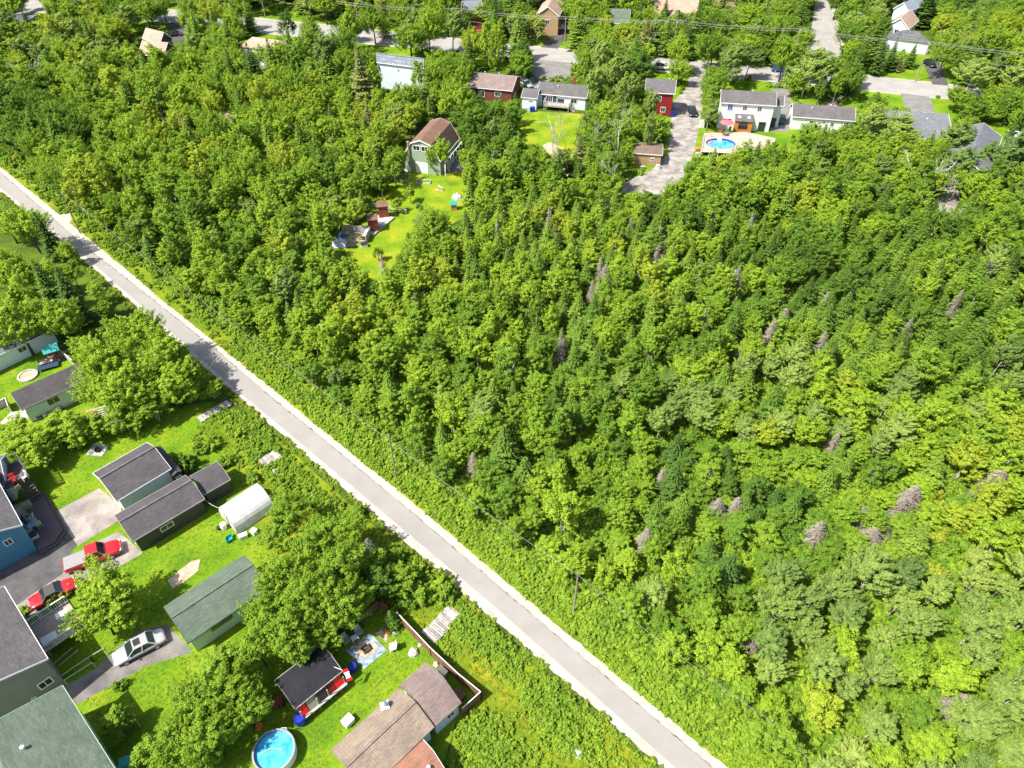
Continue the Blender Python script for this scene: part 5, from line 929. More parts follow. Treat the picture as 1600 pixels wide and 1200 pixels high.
def bare_tree(name, mat, H, seed=0, lean=.1, thick=.1, depth=3):
    g_ = np.random.default_rng(seed); m = MB()
    def br(p, d, L_, r, dep):
        q = p + d * L_ * .5 + Vector(g_.normal(0, .04 * L_, 3)); e = q + (d + Vector(g_.normal(0, .12, 3))).normalized() * L_ * .5; m.tube([p, q, e], [r, r * .8, r * .55], 5, False)
        if dep:
            for i in range(3 if dep > 1 else 4): nd = (d + Vector(g_.normal(0, .5, 3)) + Vector((0, 0, .2))).normalized(); br(p.lerp(e, g_.uniform(.5, 1)), nd, L_ * g_.uniform(.4, .65), r * .5, dep - 1)
    br(Vector((0, 0, 0)), Vector((lean, 0, 1)).normalized(), H * .6, thick, depth); return m.mesh(name, mat, True)

# tree models: (crown, trunk, base crown radius, height, crown centre height)
SP = {}
SP['birch'] = [(clump_crown(f'birch_crown', M['leaf_birch'], 2.0, 2.5 + .5 * (i % 3), 5.0 + .2 * (i % 2), 105 + 10 * (i % 3), 62, .46, .185, seed=i), trunk_mesh('birch_trunk', M['bark_birch'] if i % 2 else M['bark_dark'], 6.4, .11, 6, 1.3, seed=i, multi=1 + i % 2), 2.1, 7.9, 5.0) for i in range(9)]
SP['maple'] = [(clump_crown(f'broad_crown', M['leaf_birch'], 3.3, 2.9, 5.6, 235, 66, .55, .195, seed=40 + i), trunk_mesh('broad_trunk', M['bark_dark'], 6.6, .2, 9, 2.2, seed=40 + i), 3.4, 8.8, 5.6) for i in range(4)]
SP['poplar'] = [(clump_crown(f'windswept_crown', M['leaf_poplar'], 2.1, 3.1, 5.8, 125, 72, .38, .18, wind=.5, seed=70 + i), trunk_mesh('pale_trunk', M['bark_birch'], 7.4, .13, 6, 1.6, seed=70 + i, lean=1.0), 2.4, 9.4, 5.8) for i in range(6)]
SP['fir'] = [(fir_crown('fir_crown', M['leaf_fir'], 7.6, 1.55 + .12 * (i % 3), seed=100 + i, lean=.03 * (i % 2), sparse=.04 * (i % 3)), trunk_mesh('fir_trunk', M['bark_dark'], 7.3, .1, 0, 1, seed=i), 1.5, 7.6, 3.4) for i in range(7)]
SP['dead'] = [(dead_spruce('dead_spruce_branches', M['dead_twig'], 6.6, 1.0, seed=130 + i), None, 1.0, 6.6, 4) for i in range(4)]
SP['bare'] = [(bare_tree('bare_birch', M['bark_birch'], 9, seed=140 + i, lean=.18 * (1 - i)), None, 1.6, 9, 5) for i in range(4)]
SP['shrub'] = [(clump_crown(f'shrub_leaves', M['leaf_shrub'], 1.15, .85, .55, 46, 40, .32, .19, low=-.15, seed=160 + i, aspect=.75), trunk_mesh('shrub_stems', M['bark_dark'], 1.1, .03, 3, .5, seed=160 + i, multi=3), 1.3, 1.7, .8) for i in range(6)]
SP['tuft'] = [(clump_crown(f'leafy_tuft', M['leaf_shrub'], .42, .34, .14, 12, 13, .18, .18, low=0, seed=180 + i, aspect=.7), None, .5, .5, .2) for i in range(5)]
SP['weed'] = [(clump_crown(f'weed_tuft', M['leaf_shrub'], .30, .16, .06, 10, 10, .12, .13, low=0, seed=190 + i, aspect=.3), None, .4, .3, .1) for i in range(5)]

# what the photograph leaves open: no crown may cover these pixel areas
RC = lambda x0, y0, x1, y1: [(x0, y0), (x1, y0), (x1, y1), (x0, y1)]
CLEAR = [OR_ + OL_[::-1], [(545, 405), (522, 396), (520, 372), (545, 350), (575, 350), (580, 318), (592, 300), (640, 264), (722, 276), (728, 332), (706, 350), (690, 322), (650, 322), (640, 372), (612, 412), (590, 440), (570, 425)],
    [(630, 218), (680, 183), (700, 186), (718, 232), (718, 272), (632, 268)], RC(588, 80, 658, 134), RC(735, 113, 806, 152), RC(816, 128, 918, 180), [(812, 178), (905, 182), (897, 235), (862, 240), (815, 215)], RC(1009, 123, 1055, 184),
    [(1084, 128), (1096, 128), (1092, 190), (1080, 250), (1060, 280), (1030, 300), (980, 300), (978, 287), (1018, 266), (1044, 240), (1050, 180), (1060, 150)], RC(990, 228, 1035, 258), RC(1123, 140, 1235, 218), [(1094, 190), (1120, 190), (1200, 215), (1190, 222), (1158, 225), (1140, 240), (1092, 243), (1088, 215)],
    RC(1238, 162, 1334, 198), RC(1424, 172, 1480, 214), [(1515, 210), (1540, 190), (1558, 200), (1540, 226), (1512, 260)], RC(1386, 46, 1452, 66), RC(1392, 0, 1428, 38), [(1268, 0), (1296, 0), (1312, 60), (1308, 82), (1292, 76), (1264, 60)], RC(1350, 118, 1478, 152), [(1385, 148), (1450, 150), (1520, 165), (1510, 180), (1440, 172), (1385, 170)],
    RC(1430, 66, 1460, 128), [(1345, 100), (1448, 90), (1478, 95), (1486, 130), (1360, 118)], RC(832, 74, 892, 122), [(862, 25), (886, 25), (884, 74), (850, 74)], RC(958, 14, 982, 38), RC(1026, 0, 1085, 20), RC(402, 31, 430, 52), RC(410, 4, 452, 28), RC(500, 40, 522, 56), RC(562, 48, 622, 80), RC(672, 58, 716, 80), RC(440, 34, 470, 54), RC(1050, 94, 1085, 112), RC(1225, 108, 1252, 126), RC(1478, 136, 1530, 158), RC(738, 92, 796, 110), RC(784, 70, 797, 88),
    RC(1026, 92, 1050, 118), RC(1084, 98, 1110, 110), RC(1172, 104, 1222, 124), RC(1175, 126, 1200, 138), RC(192, 46, 258, 62), RC(212, 62, 268, 80), RC(268, 48, 290, 60), RC(375, 57, 418, 74), RC(346, 172, 370, 192), RC(465, 85, 474, 98), RC(844, 0, 866, 22), RC(723, 0, 750, 12), RC(742, 36, 752, 48), RC(15, 20, 60, 34), RC(100, 38, 116, 50), RC(40, 0, 62, 20), RC(1105, 2, 1158, 10), RC(1466, 300, 1496, 328), RC(262, 12, 280, 28)]
BASE_NO = [[(1084, 110), (1100, 112), (1094, 200), (1080, 270), (1040, 305), (968, 303), (975, 285), (1018, 266), (1050, 200), (1062, 150)], RC(1120, 150, 1236, 240), RC(1234, 165, 1340, 212), RC(588, 90, 666, 140), RC(728, 115, 812, 165), RC(812, 130, 925, 186), RC(1005, 130, 1060, 195), [(628, 230), (690, 190), (728, 240), (728, 275), (632, 272)], RC(985, 230, 1040, 266), RC(1370, 175, 1490, 240), RC(1505, 200, 1575, 270),
    SF_ + SN_[::-1], [(1258, 112), (1274, 0), (1296, 0), (1320, 116)], RC(375, 60, 450, 90), RC(215, 50, 290, 100), RC(1385, 45, 1465, 75), RC(340, 178, 372, 205)]
orline = [G(*p) for p in OR_]
def dist_or(x, y):
    """metres to the right of the trail's far verge (negative on the trail side)"""
    best = 1e9; sg = 1
    for a, b in zip(orline, orline[1:]):
        dx, dy = b.x - a.x, b.y - a.y; t = max(0, min(1, ((x - a.x) * dx + (y - a.y) * dy) / (dx * dx + dy * dy))); qx, qy = a.x + dx * t, a.y + dy * t; d = math.hypot(x - qx, y - qy)
        if d < best: best = d; sg = 1 if dx * (y - a.y) - dy * (x - a.x) > 0 else -1
    return best * sg
def covers(v, rr, rv, polys, k=.72):
    px, py, s = P(v); a, b = rr * s * k, rv * s * k
    for ox, oy in ((0, 0), (a, 0), (-a, 0), (0, b), (0, -b), (a * .7, b * .7), (-a * .7, b * .7), (a * .7, -b * .7), (-a * .7, -b * .7)):
        for q in polys:
            if inpoly(px + ox, py + oy, q): return True
    return False
FIRZ = [(700, 335), (820, 300), (1100, 330), (1500, 330), (1560, 470), (1500, 600), (1250, 560), (1000, 600), (860, 590), (720, 480)]
SHRZ = [(900, 700), (1080, 660), (1240, 690), (1420, 720), (1560, 760), (1480, 880), (1260, 900), (1120, 880), (960, 900), (880, 800)]
OLIVE = [(1380, 440), (1600, 380), (1600, 640), (1480, 640), (1340, 560)]
PLANTS = []      # (kind, model, x, y, scale xy, scale z, rot, tint)
def put(kind, x, y, R_, H_, tint, rot=None, model=None):
    ms = SP[kind]; i = random.randrange(len(ms)) if model is None else model % len(ms)
    if rot is None: rot = random.uniform(0, 6.28) if kind != 'poplar' else random.uniform(-.35, .35)
    PLANTS.append((kind, i, x, y, R_ / ms[i][2], H_ / ms[i][3], rot, tint))
def at(kind, cx, cy, R_, H_, tint, **kw):
    ms = SP[kind][0]; c = G(cx, cy, ms[4] / ms[3] * H_); put(kind, c.x, c.y, R_, H_, tint, **kw)
D, G1, G2, Y1, Y2 = TINTS
# hero trees of the yards and verges
for a in [('maple', 40, 350, 3.6, 9, Y1), ('fir', 76, 372, 2.0, 9, D), ('birch', 105, 392, 1.6, 4.5, Y1), ('maple', 14, 420, 3.6, 9, Y1), ('birch', 60, 425, 2.6, 7.5, Y1), ('maple', 8, 345, 2.6, 7, Y1), ('fir', 75, 452, 2.2, 9.5, G1), ('fir', 108, 470, 2.4, 10, D), ('birch', 110, 425, 1.7, 6, G2), ('birch', 30, 470, 2.6, 8, Y1),
          ('maple', 22, 505, 3.8, 9, Y1), ('maple', 92, 498, 3.0, 8, Y1), ('birch', 150, 455, 1.6, 4, Y1), ('birch', 165, 480, 1.5, 3.5, G2), ('birch', 135, 545, 1.8, 5, Y1),
          ('maple', 215, 520, 3.4, 9.5, Y1), ('maple', 170, 565, 3.6, 10, Y1), ('maple', 255, 555, 3.4, 8.5, Y1), ('maple', 205, 600, 3.6, 8.5, Y1), ('maple', 265, 595, 3.2, 7.5, Y1), ('birch', 300, 590, 2.2, 5.5, Y1), ('maple', 155, 610, 2.8, 7, Y1), ('birch', 330, 610, 1.5, 3, Y1), ('birch', 240, 632, 2.0, 5, G2),
          ('maple', 40, 690, 3.0, 5, Y1), ('birch', 85, 670, 2.4, 4.5, Y1), ('birch', 118, 668, 2.2, 4.5, Y1), ('birch', 150, 662, 1.8, 3.6, Y1), ('birch', 183, 655, 2.0, 4, G2), ('birch', 214, 648, 1.9, 4, G2), ('birch', 62, 705, 2.0, 4, Y1), ('birch', 20, 672, 1.9, 4, Y1), ('shrub', 290, 722, 1.5, 2.6, G1), ('shrub', 120, 690, 1.3, 2, Y1),
          ('maple', 166, 925, 3.1, 7.5, Y1), ('maple', 155, 960, 2.4, 6, G2), ('birch', 190, 955, 2.0, 5.5, Y1), ('shrub', 85, 935, 1.0, 1.4, Y2), ('shrub', 100, 925, .8, 1.3, Y2), ('shrub', 45, 975, .9, 1.0, G2), ('shrub', 35, 955, .8, .7, Y1),
          ('maple', 450, 800, 2.5, 6, G2), ('birch', 425, 840, 1.5, 5, G2), ('maple', 520, 835, 2.9, 6.5, G2), ('maple', 490, 870, 2.8, 8, G2), ('maple', 445, 900, 2.6, 8, G2), ('maple', 535, 890, 2.7, 8, G2), ('maple', 480, 940, 2.8, 9, G2), ('maple', 420, 965, 2.5, 7, G2), ('maple', 525, 950, 2.8, 7.5, G2), ('maple', 450, 995, 2.4, 7, G2), ('birch', 400, 1010, 1.8, 6, G2), ('birch', 575, 870, 2.0, 5, G2), ('birch', 592, 905, 1.8, 4.5, D), ('dead', 578, 862, 1.4, 6, G2), ('birch', 500, 985, 2.0, 5, G2), ('birch', 555, 940, 1.9, 5, G2),
          ('maple', 355, 1078, 2.7, 6.5, G2), ('maple', 312, 1100, 2.5, 7, G2), ('maple', 325, 1145, 2.6, 6.5, G2), ('maple', 275, 1155, 2.2, 6, G2), ('maple', 380, 1110, 2.1, 6, G2), ('birch', 240, 1180, 1.7, 4.5, G2), ('birch', 345, 1045, 2.2, 5, G2), ('birch', 290, 1185, 2.0, 4.5, G2), ('birch', 182, 1128, 1.4, 3.2, G2), ('shrub', 336, 1180, .7, 1.6, Y1), ('shrub', 187, 1070, .7, 1.1, G2),
          ('fir', 611, 968, 1.0, 3.0, G1), ('birch', 628, 905, 1.8, 3.2, G2), ('shrub', 650, 885, 1.4, 1.8, Y1), ('shrub', 690, 910, 1.6, 2.2, Y1), ('shrub', 660, 925, 1.6, 2.2, G2), ('shrub', 634, 935, 1.4, 2, G1), ('shrub', 700, 928, 1.2, 2, G2), ('shrub', 622, 870, 1.3, 2.2, G2), ('shrub', 560, 800, 1.2, 1.8, G2), ('shrub', 330, 690, 1.3, 1.8, Y1), ('shrub', 350, 720, 1.2, 1.6, G2), ('shrub', 370, 672, 1.4, 1.6, Y1), ('shrub', 312, 700, 1.1, 1.5, G2), ('shrub', 440, 760, 1.2, 1.6, Y1), ('shrub', 395, 745, 1.0, 1.4, G2),
          # street side and far yards
          ('birch', 548, 40, 3.0, 12, Y1), ('maple', 640, 58, 4.2, 10, G2), ('fir', 597, 30, 2.2, 11, Y2), ('maple', 690, 110, 3.6, 10, G2), ('birch', 762, 65, 2.6, 11, Y1), ('birch', 778, 72, 2.4, 12, Y1), ('maple', 815, 82, 3.2, 8.5, D), ('fir', 812, 100, 2.4, 6, D), ('fir', 735, 88, 2.6, 9, D), ('birch', 484, 35, 2.2, 8, G2), ('birch', 448, 40, 2.6, 8, D), ('maple', 575, 95, 3.0, 9, G2),
          ('poplar', 935, 90, 3.2, 12, Y1), ('poplar', 960, 110, 3.2, 12, Y1), ('poplar', 925, 130, 3.0, 11, Y1), ('poplar', 975, 140, 2.8, 11, Y1), ('maple', 950, 60, 3.4, 9, Y1), ('maple', 1062, 108, 2.8, 6.5, Y1), ('poplar', 1140, 95, 3.8, 11, G2), ('maple', 1120, 118, 2.6, 7, G2), ('poplar', 1265, 105, 4.4, 12, Y1), ('maple', 1245, 125, 2.8, 6.5, Y1), ('maple', 1330, 118, 3.2, 9, G1), ('birch', 1310, 130, 2.2, 8, G2), ('maple', 1255, 60, 3.2, 7, Y1),
          ('poplar', 1520, 115, 4.6, 10, Y1), ('poplar', 1585, 120, 4.0, 10, Y1), ('maple', 1500, 150, 3.0, 6, G2), ('maple', 1545, 172, 3.0, 4.5, G2), ('poplar', 1360, 190, 3.4, 9, Y1), ('poplar', 1400, 200, 4.0, 8.5, Y1), ('poplar', 1495, 215, 4.0, 9, G1), ('poplar', 1500, 255, 3.4, 9, G1), ('poplar', 1580, 240, 5.0, 11, D), ('fir', 1395, 88, 1.9, 8, D), ('fir', 1375, 92, 2.0, 9, D), ('fir', 1425, 88, 1.9, 6.5, G1), ('fir', 1404, 100, 1.6, 4, Y2), ('fir', 1210, 22, 3.0, 12, Y2), ('fir', 1235, 15, 3.0, 12, Y2), ('fir', 1010, 62, 2.8, 10, Y2), ('fir', 1043, 60, 2.6, 10, G1), ('fir', 998, 35, 2.2, 10, D), ('fir', 1040, 22, 2.0, 9, D), ('fir', 1085, 45, 2.6, 9, Y2), ('maple', 1115, 75, 4.0, 8, Y1), ('maple', 1165, 70, 4.0, 8, Y1),
          ('birch', 905, 20, 2.6, 10, Y1), ('birch', 898, 40, 2.2, 8, Y1), ('birch', 918, 35, 2.2, 8, G2), ('poplar', 1015, 165, 2.2, 9, G2), ('poplar', 1012, 205, 1.6, 9, G2), ('birch', 690, 235, 2.0, 8.5, Y1), ('maple', 715, 150, 3.4, 9, Y1),
          ('fir', 395, 112, 2.8, 12, D), ('fir', 365, 118, 2.6, 11, D), ('fir', 300, 62, 2.0, 7, G1), ('fir', 45, 42, 1.8, 6, D), ('fir', 568, 128, 3.4, 14, Y2), ('bare', 42, 105, 3.0, 9, G2), ('bare', 55, 112, 2.6, 8, G2), ('birch', 135, 275, 3.2, 9.5, Y2), ('birch', 118, 300, 2.6, 8, Y2), ('birch', 158, 285, 2.6, 9, Y2),
          ('bare', 866, 205, 2.2, 10, G2), ('bare', 872, 215, 1.8, 9, G2), ('bare', 905, 195, 1.6, 8, G2), ('bare', 960, 205, 2.4, 10, G2), ('bare', 972, 230, 2.4, 11, G2), ('bare', 945, 220, 2.0, 10, G2), ('bare', 958, 265, 2.0, 10, G2), ('bare', 988, 190, 2.0, 9, G2), ('bare', 1440, 275, 3.2, 8, G2), ('bare', 1450, 282, 2.6, 8, G2), ('bare', 641, 345, 1.2, 5.5, G2), ('fir', 905, 240, 2.0, 8, Y2), ('fir', 918, 262, 1.8, 8, Y1), ('birch', 620, 318, 1.2, 3, Y1), ('bare', 775, 260, 1.4, 9, G2),
          # standing dead spruces the photograph picks out
          ('dead', 858, 345, 1.3, 7, G2), ('dead', 1172, 355, 1.2, 7, G2), ('dead', 1150, 440, 1.4, 7, G2), ('dead', 1135, 450, 1.2, 6, G2), ('dead', 945, 430, 1.5, 5, G2), ('dead', 1223, 505, 1.6, 7, G2), ('dead', 1205, 520, 1.4, 6.5, G2), ('dead', 597, 412, 1.1, 5, G2), ('dead', 535, 422, 1.3, 4, G2), ('dead', 697, 475, 1.1, 6, G2), ('dead', 650, 475, 1.0, 5.5, G2), ('dead', 682, 440, .8, 5, G2), ('dead', 1555, 755, 2.4, 5.5, G2), ('dead', 1425, 775, 1.8, 4.5, G2), ('dead', 1408, 790, 1.5, 3.5, G2), ('dead', 1278, 830, 1.5, 4.5, G2), ('dead', 1345, 805, 1.2, 4, G2), ('dead', 1362, 838, 1.8, 3.6, G2), ('dead', 1380, 822, 1.4, 3, G2), ('dead', 1010, 840, 1.4, 4, G2), ('dead', 1035, 745, 1.0, 4, G2), ('dead', 740, 722, 1.2, 4.5, G2), ('dead', 1122, 790, 1.2, 3.4, G2), ('dead', 1152, 788, 1.2, 3.2, G2), ('dead', 1305, 690, 1.0, 4, G2), ('dead', 1500, 1100, 1.6, 4, G2), ('dead', 1172, 1005, 1.3, 3, G2), ('dead', 1540, 425, 1.4, 6, G2), ('dead', 1495, 345, 1.4, 6, G2), ('dead', 1370, 470, 1.2, 6, G2), ('dead', 1475, 400, 1.2, 5, G2), ('dead', 1285, 535, 1.2, 5, G2), ('dead', 1030, 370, .9, 5.5, G2), ('dead', 985, 355, .9, 5, G2), ('dead', 880, 545, 1, 4.5, G2), ('dead', 1230, 325, 1, 5.5, G2), ('dead', 1100, 500, 1.1, 5, G2), ('dead', 1160, 545, 1.1, 4, G2), ('dead', 95, 95, 1.6, 7, G2), ('dead', 205, 155, 1.6, 7, G2), ('dead', 180, 150, 1.4, 6, G2), ('dead', 1290, 470, 1, 4.5, G2)]:
    at(*a)
for a in [('birch', 655, 120, 2.0, 8, Y1), ('birch', 583, 122, 2.4, 8.5, Y1), ('birch', 674, 243, 1.5, 6, Y1), ('birch', 668, 336, 1.5, 4.5, Y1), ('birch', 690, 348, 1.7, 5, G2), ('birch', 655, 372, 1.6, 4.5, Y1), ('birch', 640, 395, 1.4, 4, G2), ('birch', 1220, 1150, 1.8, 5.5, G2), ('birch', 1185, 1140, 1.6, 4.5, G2), ('birch', 640, 300, 1.2, 3.5, Y1), ('birch', 590, 395, 1.0, 2.5, Y1), ('shrub', 905, 1175, .7, .8, G2)]: at(*a)
NHERO = len(PLANTS)
# the woods: darts with a spacing that follows the crown size
cell = {}
def free(x, y, r):
    i, j = int(x // 4), int(y // 4)
    for a in range(i - 2, i + 3):
        for b in range(j - 2, j + 3):
            for (u, v, q) in cell.get((a, b), ()):
                if (u - x) ** 2 + (v - y) ** 2 < ((q + r) * .5 * 1.34) ** 2: return False
    return True
def occupy(x, y, r): cell.setdefault((int(x // 4), int(y // 4)), []).append((x, y, r))
for k_, i_, x_, y_, sx_, *_r in PLANTS:
    if k_ in ('birch', 'maple', 'poplar', 'fir'): occupy(x_, y_, SP[k_][i_][2] * sx_ * .9)
def nz(x, y, s, o=0): return math.sin(x * s + 1.3 + o) * math.cos(y * s * 1.17 + .7 * o) + .6 * math.sin(x * s * 2.3 + y * s * 1.9 + 2 + o)
def pick_tint(x, y, kind, u):
    b = nz(x, y, .055) * .16 + nz(x, y, .16, 2) * .12 + u * .24 + .52 + {'fir': -.12, 'poplar': -.02}.get(kind, .0) + (.10 if x < -8 and y > 75 else 0)
    return min(TINTS, key=lambda t: abs(t - b))
def species(x, y):
    px, py, s = P((x, y, 3)); u = random.random(); d = dist_or(x, y)
    if py < 135: R0 = random.uniform(2.6, 3.9); H0 = R0 * random.uniform(2.3, 3.0); k = 'birch' if u < .28 else 'maple' if u < .62 else 'fir' if u < .78 else 'poplar'
    elif inpoly(px, py, FIRZ): k = 'fir' if u < .50 else 'birch' if u < .988 else 'dead'; R0 = random.uniform(1.5, 2.2); H0 = random.uniform(4.8, 7)
    elif inpoly(px, py, OLIVE): k = 'fir' if u < .45 else 'birch' if u < .75 else 'poplar'; R0 = random.uniform(1.7, 2.7); H0 = random.uniform(6, 8.5)
    elif inpoly(px, py, SHRZ): k = 'birch' if u < .62 else 'fir' if u < .72 else 'shrub'; R0 = random.uniform(1.3, 2.0); H0 = random.uniform(2.6, 4.6)
    elif px > 1150 and py > 870: k = 'poplar' if u < .74 else 'birch'; R0 = random.uniform(1.5, 2.6); H0 = R0 * random.uniform(2.5, 3.3)
    elif px > 960 and 525 < py < 700: k = 'poplar' if u < .4 else 'birch' if u < .88 else 'fir'; R0 = random.uniform(1.5, 2.4); H0 = R0 * random.uniform(2.6, 3.4)
    elif px < 480 and py < 330: k = 'birch' if u < .45 else 'maple' if u < .93 else 'fir'; R0 = random.uniform(2.2, 3.6); H0 = R0 * random.uniform(2.6, 3.3)
    else: k = 'birch' if u < .82 else 'fir' if u < .93 else 'poplar'; R0 = random.uniform(1.6, 2.5); H0 = R0 * random.uniform(2.7, 3.6)
    if k == 'fir': R0 *= .9; H0 = R0 * random.uniform(3.0, 3.8)
    if k == 'dead': R0 = random.uniform(.8, 1.2)
    if k == 'shrub': R0 = random.uniform(1.1, 1.7); H0 = R0 * 1.4
    if d < 9: f = max(.5, (d - 2) / 7); H0 *= .45 + .55 * f; R0 *= .7 + .3 * f
    return k, R0, H0
for _ in range(60000):
    y = random.uniform(16, 262); hw = 46 + y * .80; x = random.uniform(-hw, hw); px, py, s = P((x, y, 0))
    if px < -110 or px > 1720 or py > 1300: continue
    d = dist_or(x, y)
    if d < 3.4: continue
    k, R0, H0 = species(x, y)
    if d < R0 * .75 + 2.4 or not free(x, y, R0): continue
    if d < 9 and random.random() > (d - 2.5) / 5: continue
    if py > 150 and nz(x, y, .31, 5) > 1.22: continue
    if any(inpoly(px, py, q) for q in BASE_NO): continue
    m_ = SP[k][0]; zc = m_[4] / m_[3] * H0
    if covers((x, y, zc), R0, H0 * (.32 if k != 'fir' else .42), CLEAR, .85 if py < 140 else .62 if py < 330 else .78): continue
    occupy(x, y, R0); put(k, x, y, R0, H0, pick_tint(x, y, k, random.uniform(-1, 1)))
print('plants', len(PLANTS), {k: sum(1 for p in PLANTS if p[0] == k) for k in SP})
# scrub along the trail and in the open strip
for _ in range(5200):
    y = random.uniform(14, 150); hw = 40 + y * .8; x = random.uniform(-hw, hw * .5); d = dist_or(x, y); px, py, s = P((x, y, 0))
    if not (.9 < d < (8 if py < 800 else 12)) or px < -80 or py > 1290: continue
    r = random.uniform(.55, 1.25) * min(1, .35 + d / 5)
    if not free(x, y, r * .8): continue
    occupy(x, y, r * .62); put('shrub', x, y, r, r * random.uniform(1.0, 1.6), random.choice([G2, Y1, Y1, G1, Y2] if nz(x, y, .2) > 0 else [G2, G1, Y1]))
def model_obj(kind): return {'birch': 'deciduous_tree', 'maple': 'deciduous_tree', 'poplar': 'windswept_tree', 'fir': 'fir_tree', 'dead': 'dead_spruce', 'bare': 'bare_birch', 'shrub': 'shrub'}[kind]
# labels: look + where
TW = {D: 'dark green', G1: 'deep green', G2: 'mid green', Y1: 'bright green', Y2: 'yellow green'}
KW = {'deciduous_tree': 'round-crowned tree', 'windswept_tree': 'pale windswept tree', 'fir_tree': 'conical fir', 'dead_spruce': 'dead grey spruce', 'bare_birch': 'bare white-stemmed birch', 'shrub': 'leafy shrub'}
PLACES = [(60, 60, 'in the top left corner'), (180, 100, 'left of the salmon roofed house'), (320, 110, 'below the pink roofed pair'), (450, 130, 'below the cream house'), (545, 90, 'left of the light blue house'), (640, 50, 'behind the light blue house'), (700, 130, 'between light blue house and brick bungalow'), (780, 60, 'above the brick bungalow'), (790, 210, 'below the brick bungalow'), (560, 200, 'left of the barn'), (750, 280, 'right of the barn'),
          (940, 60, 'by the green roof cottage'), (960, 150, 'left of the red house'), (940, 250, 'left of the tan shed'), (1060, 50, 'below the brown roofed house'), (1150, 50, 'left of the side street'), (1140, 100, 'above the white house'), (1290, 90, 'at the side street mouth'), (1350, 40, 'right of the side street'), (1520, 50, 'in the top right corner'), (1560, 120, 'by the street at the right edge'), (1380, 200, 'over the slate house'), (1500, 250, 'by the grey gable house'), (1580, 300, 'at the right edge below the houses'),
          (60, 160, 'at the left edge, upper woods'), (180, 220, 'in the upper left woods'), (320, 220, 'in woods below the little cabin'), (440, 240, 'in woods well left of the barn'), (60, 240, 'at the far left above the trail'), (180, 320, 'by the yellow birches'), (300, 350, 'in left woods above the trail'), (420, 350, 'left of the tumbledown shed'), (500, 440, 'below the tumbledown shed'), (380, 440, 'between trail and clearing'), (620, 440, 'below the yellow clearing'), (700, 400, 'right of the yellow clearing'),
          (820, 320, 'above the fir stand, left'), (950, 330, 'below the tan shed'), (1080, 320, 'below the pool deck, left'), (1180, 280, 'right below the pool deck'), (1300, 270, 'below the white bungalow'), (1400, 330, 'below the slate house'), (820, 430, 'in the left fir stand'), (930, 440, 'in the middle fir stand'), (1050, 430, 'in the central fir stand'), (1170, 420, 'in the right fir stand'), (1290, 400, 'in the leaning fir rows'), (1400, 440, 'right of the leaning fir rows'), (1540, 420, 'at the right edge, upper third'),
          (520, 560, 'by the trail wire, upper part'), (640, 560, 'in the centre left woods'), (760, 540, 'in the centre woods'), (880, 540, 'below the left fir stand'), (1000, 560, 'below the middle fir stand'), (1120, 550, 'in the pale poplar band, left'), (1240, 560, 'in the pale poplar band, right'), (1370, 560, 'below the leaning fir rows'), (1520, 560, 'at the right edge, halfway down'), (600, 650, 'by the short dark trail pole'), (720, 660, 'right of the short dark pole'), (840, 660, 'in the woods at centre'), (960, 660, 'at the tall grey-green trees'), (1080, 660, 'above the open scrub'), (1220, 660, 'above the dead spruces'), (1380, 660, 'right of the pale poplar band'), (1530, 680, 'at the right edge below halfway'),
          (780, 780, 'between trail wire and centre woods'), (900, 780, 'left of the open scrub'), (1020, 770, 'in the open scrub, left'), (1150, 770, 'in the open scrub, middle'), (1290, 790, 'among the dead grey spruces'), (1420, 800, 'right of the fallen grey spruce'), (1550, 820, 'below the big dead spruce, right edge'), (900, 900, 'by the nearest trail pole'), (1020, 900, 'right of the nearest trail pole'), (1140, 900, 'below the open scrub'), (1270, 920, 'in the lower right woods, upper left'), (1400, 930, 'in the lower right woods, top'), (1540, 940, 'at the right edge, lower part'),
          (1010, 1020, 'by the wire, lower part'), (1130, 1020, 'above the reddish pole stub'), (1260, 1050, 'in the lower right woods, middle'), (1400, 1050, 'in the lower right woods, right'), (1540, 1060, 'in the lower right corner woods'), (1120, 1150, 'right of the trail near the bottom'), (1260, 1160, 'at the bottom edge near the wire'), (1400, 1170, 'at the bottom edge, right part'), (1540, 1170, 'in the bottom right corner'),
          (40, 370, 'left of the trail near the dark spruce'), (30, 480, 'over the yard at the left edge'), (110, 470, 'in shade left of the trail'), (210, 560, 'in the big yellow-green clump'), (290, 600, 'by the trail below the yellow-green clump'), (60, 690, 'by the clothesline at left'), (180, 655, 'along the hedge above the white garage'), (160, 940, 'over the silver car and veranda'), (440, 800, 'by the greenhouse'), (480, 900, 'between green shed and meadow'), (440, 980, 'above the garden bar'), (330, 1080, 'below the green shed'), (260, 1160, 'by the bottom edge at left'), (640, 920, 'by the brown fence top'), (350, 690, 'below the farthest boardwalk'), (420, 750, 'near the middle boardwalk'),
          (300, 430, 'beside the trail, left part'), (430, 560, 'beside the trail, left of centre'), (560, 680, 'beside the trail by the dark pole'), (700, 790, 'beside the trail, centre'), (830, 900, 'beside the trail before the near pole'), (960, 1030, 'beside the trail, lower part')]
ORD = ['', 'second ', 'third ', 'fourth ', 'fifth ', 'sixth ', 'seventh ', 'eighth ', 'ninth ', 'tenth ', 'eleventh ', 'twelfth ', 'thirteenth ', 'fourteenth ', 'fifteenth ']
info = []
for n_, p in enumerate(PLANTS):
    kind, i, x, y, sx, sz, rot, tint = p; m_ = SP[kind][i]; px, py, s = P((x, y, m_[4] * sz)); r = m_[2] * sx * s; vis = -r < px < 1600 + r and -r < py < 1200 + r; info.append((px, py, r, vis))
groups = {}
for n_, p in enumerate(PLANTS): groups.setdefault(model_obj(p[0]), []).append(n_)
chosen = set(); rest = {}
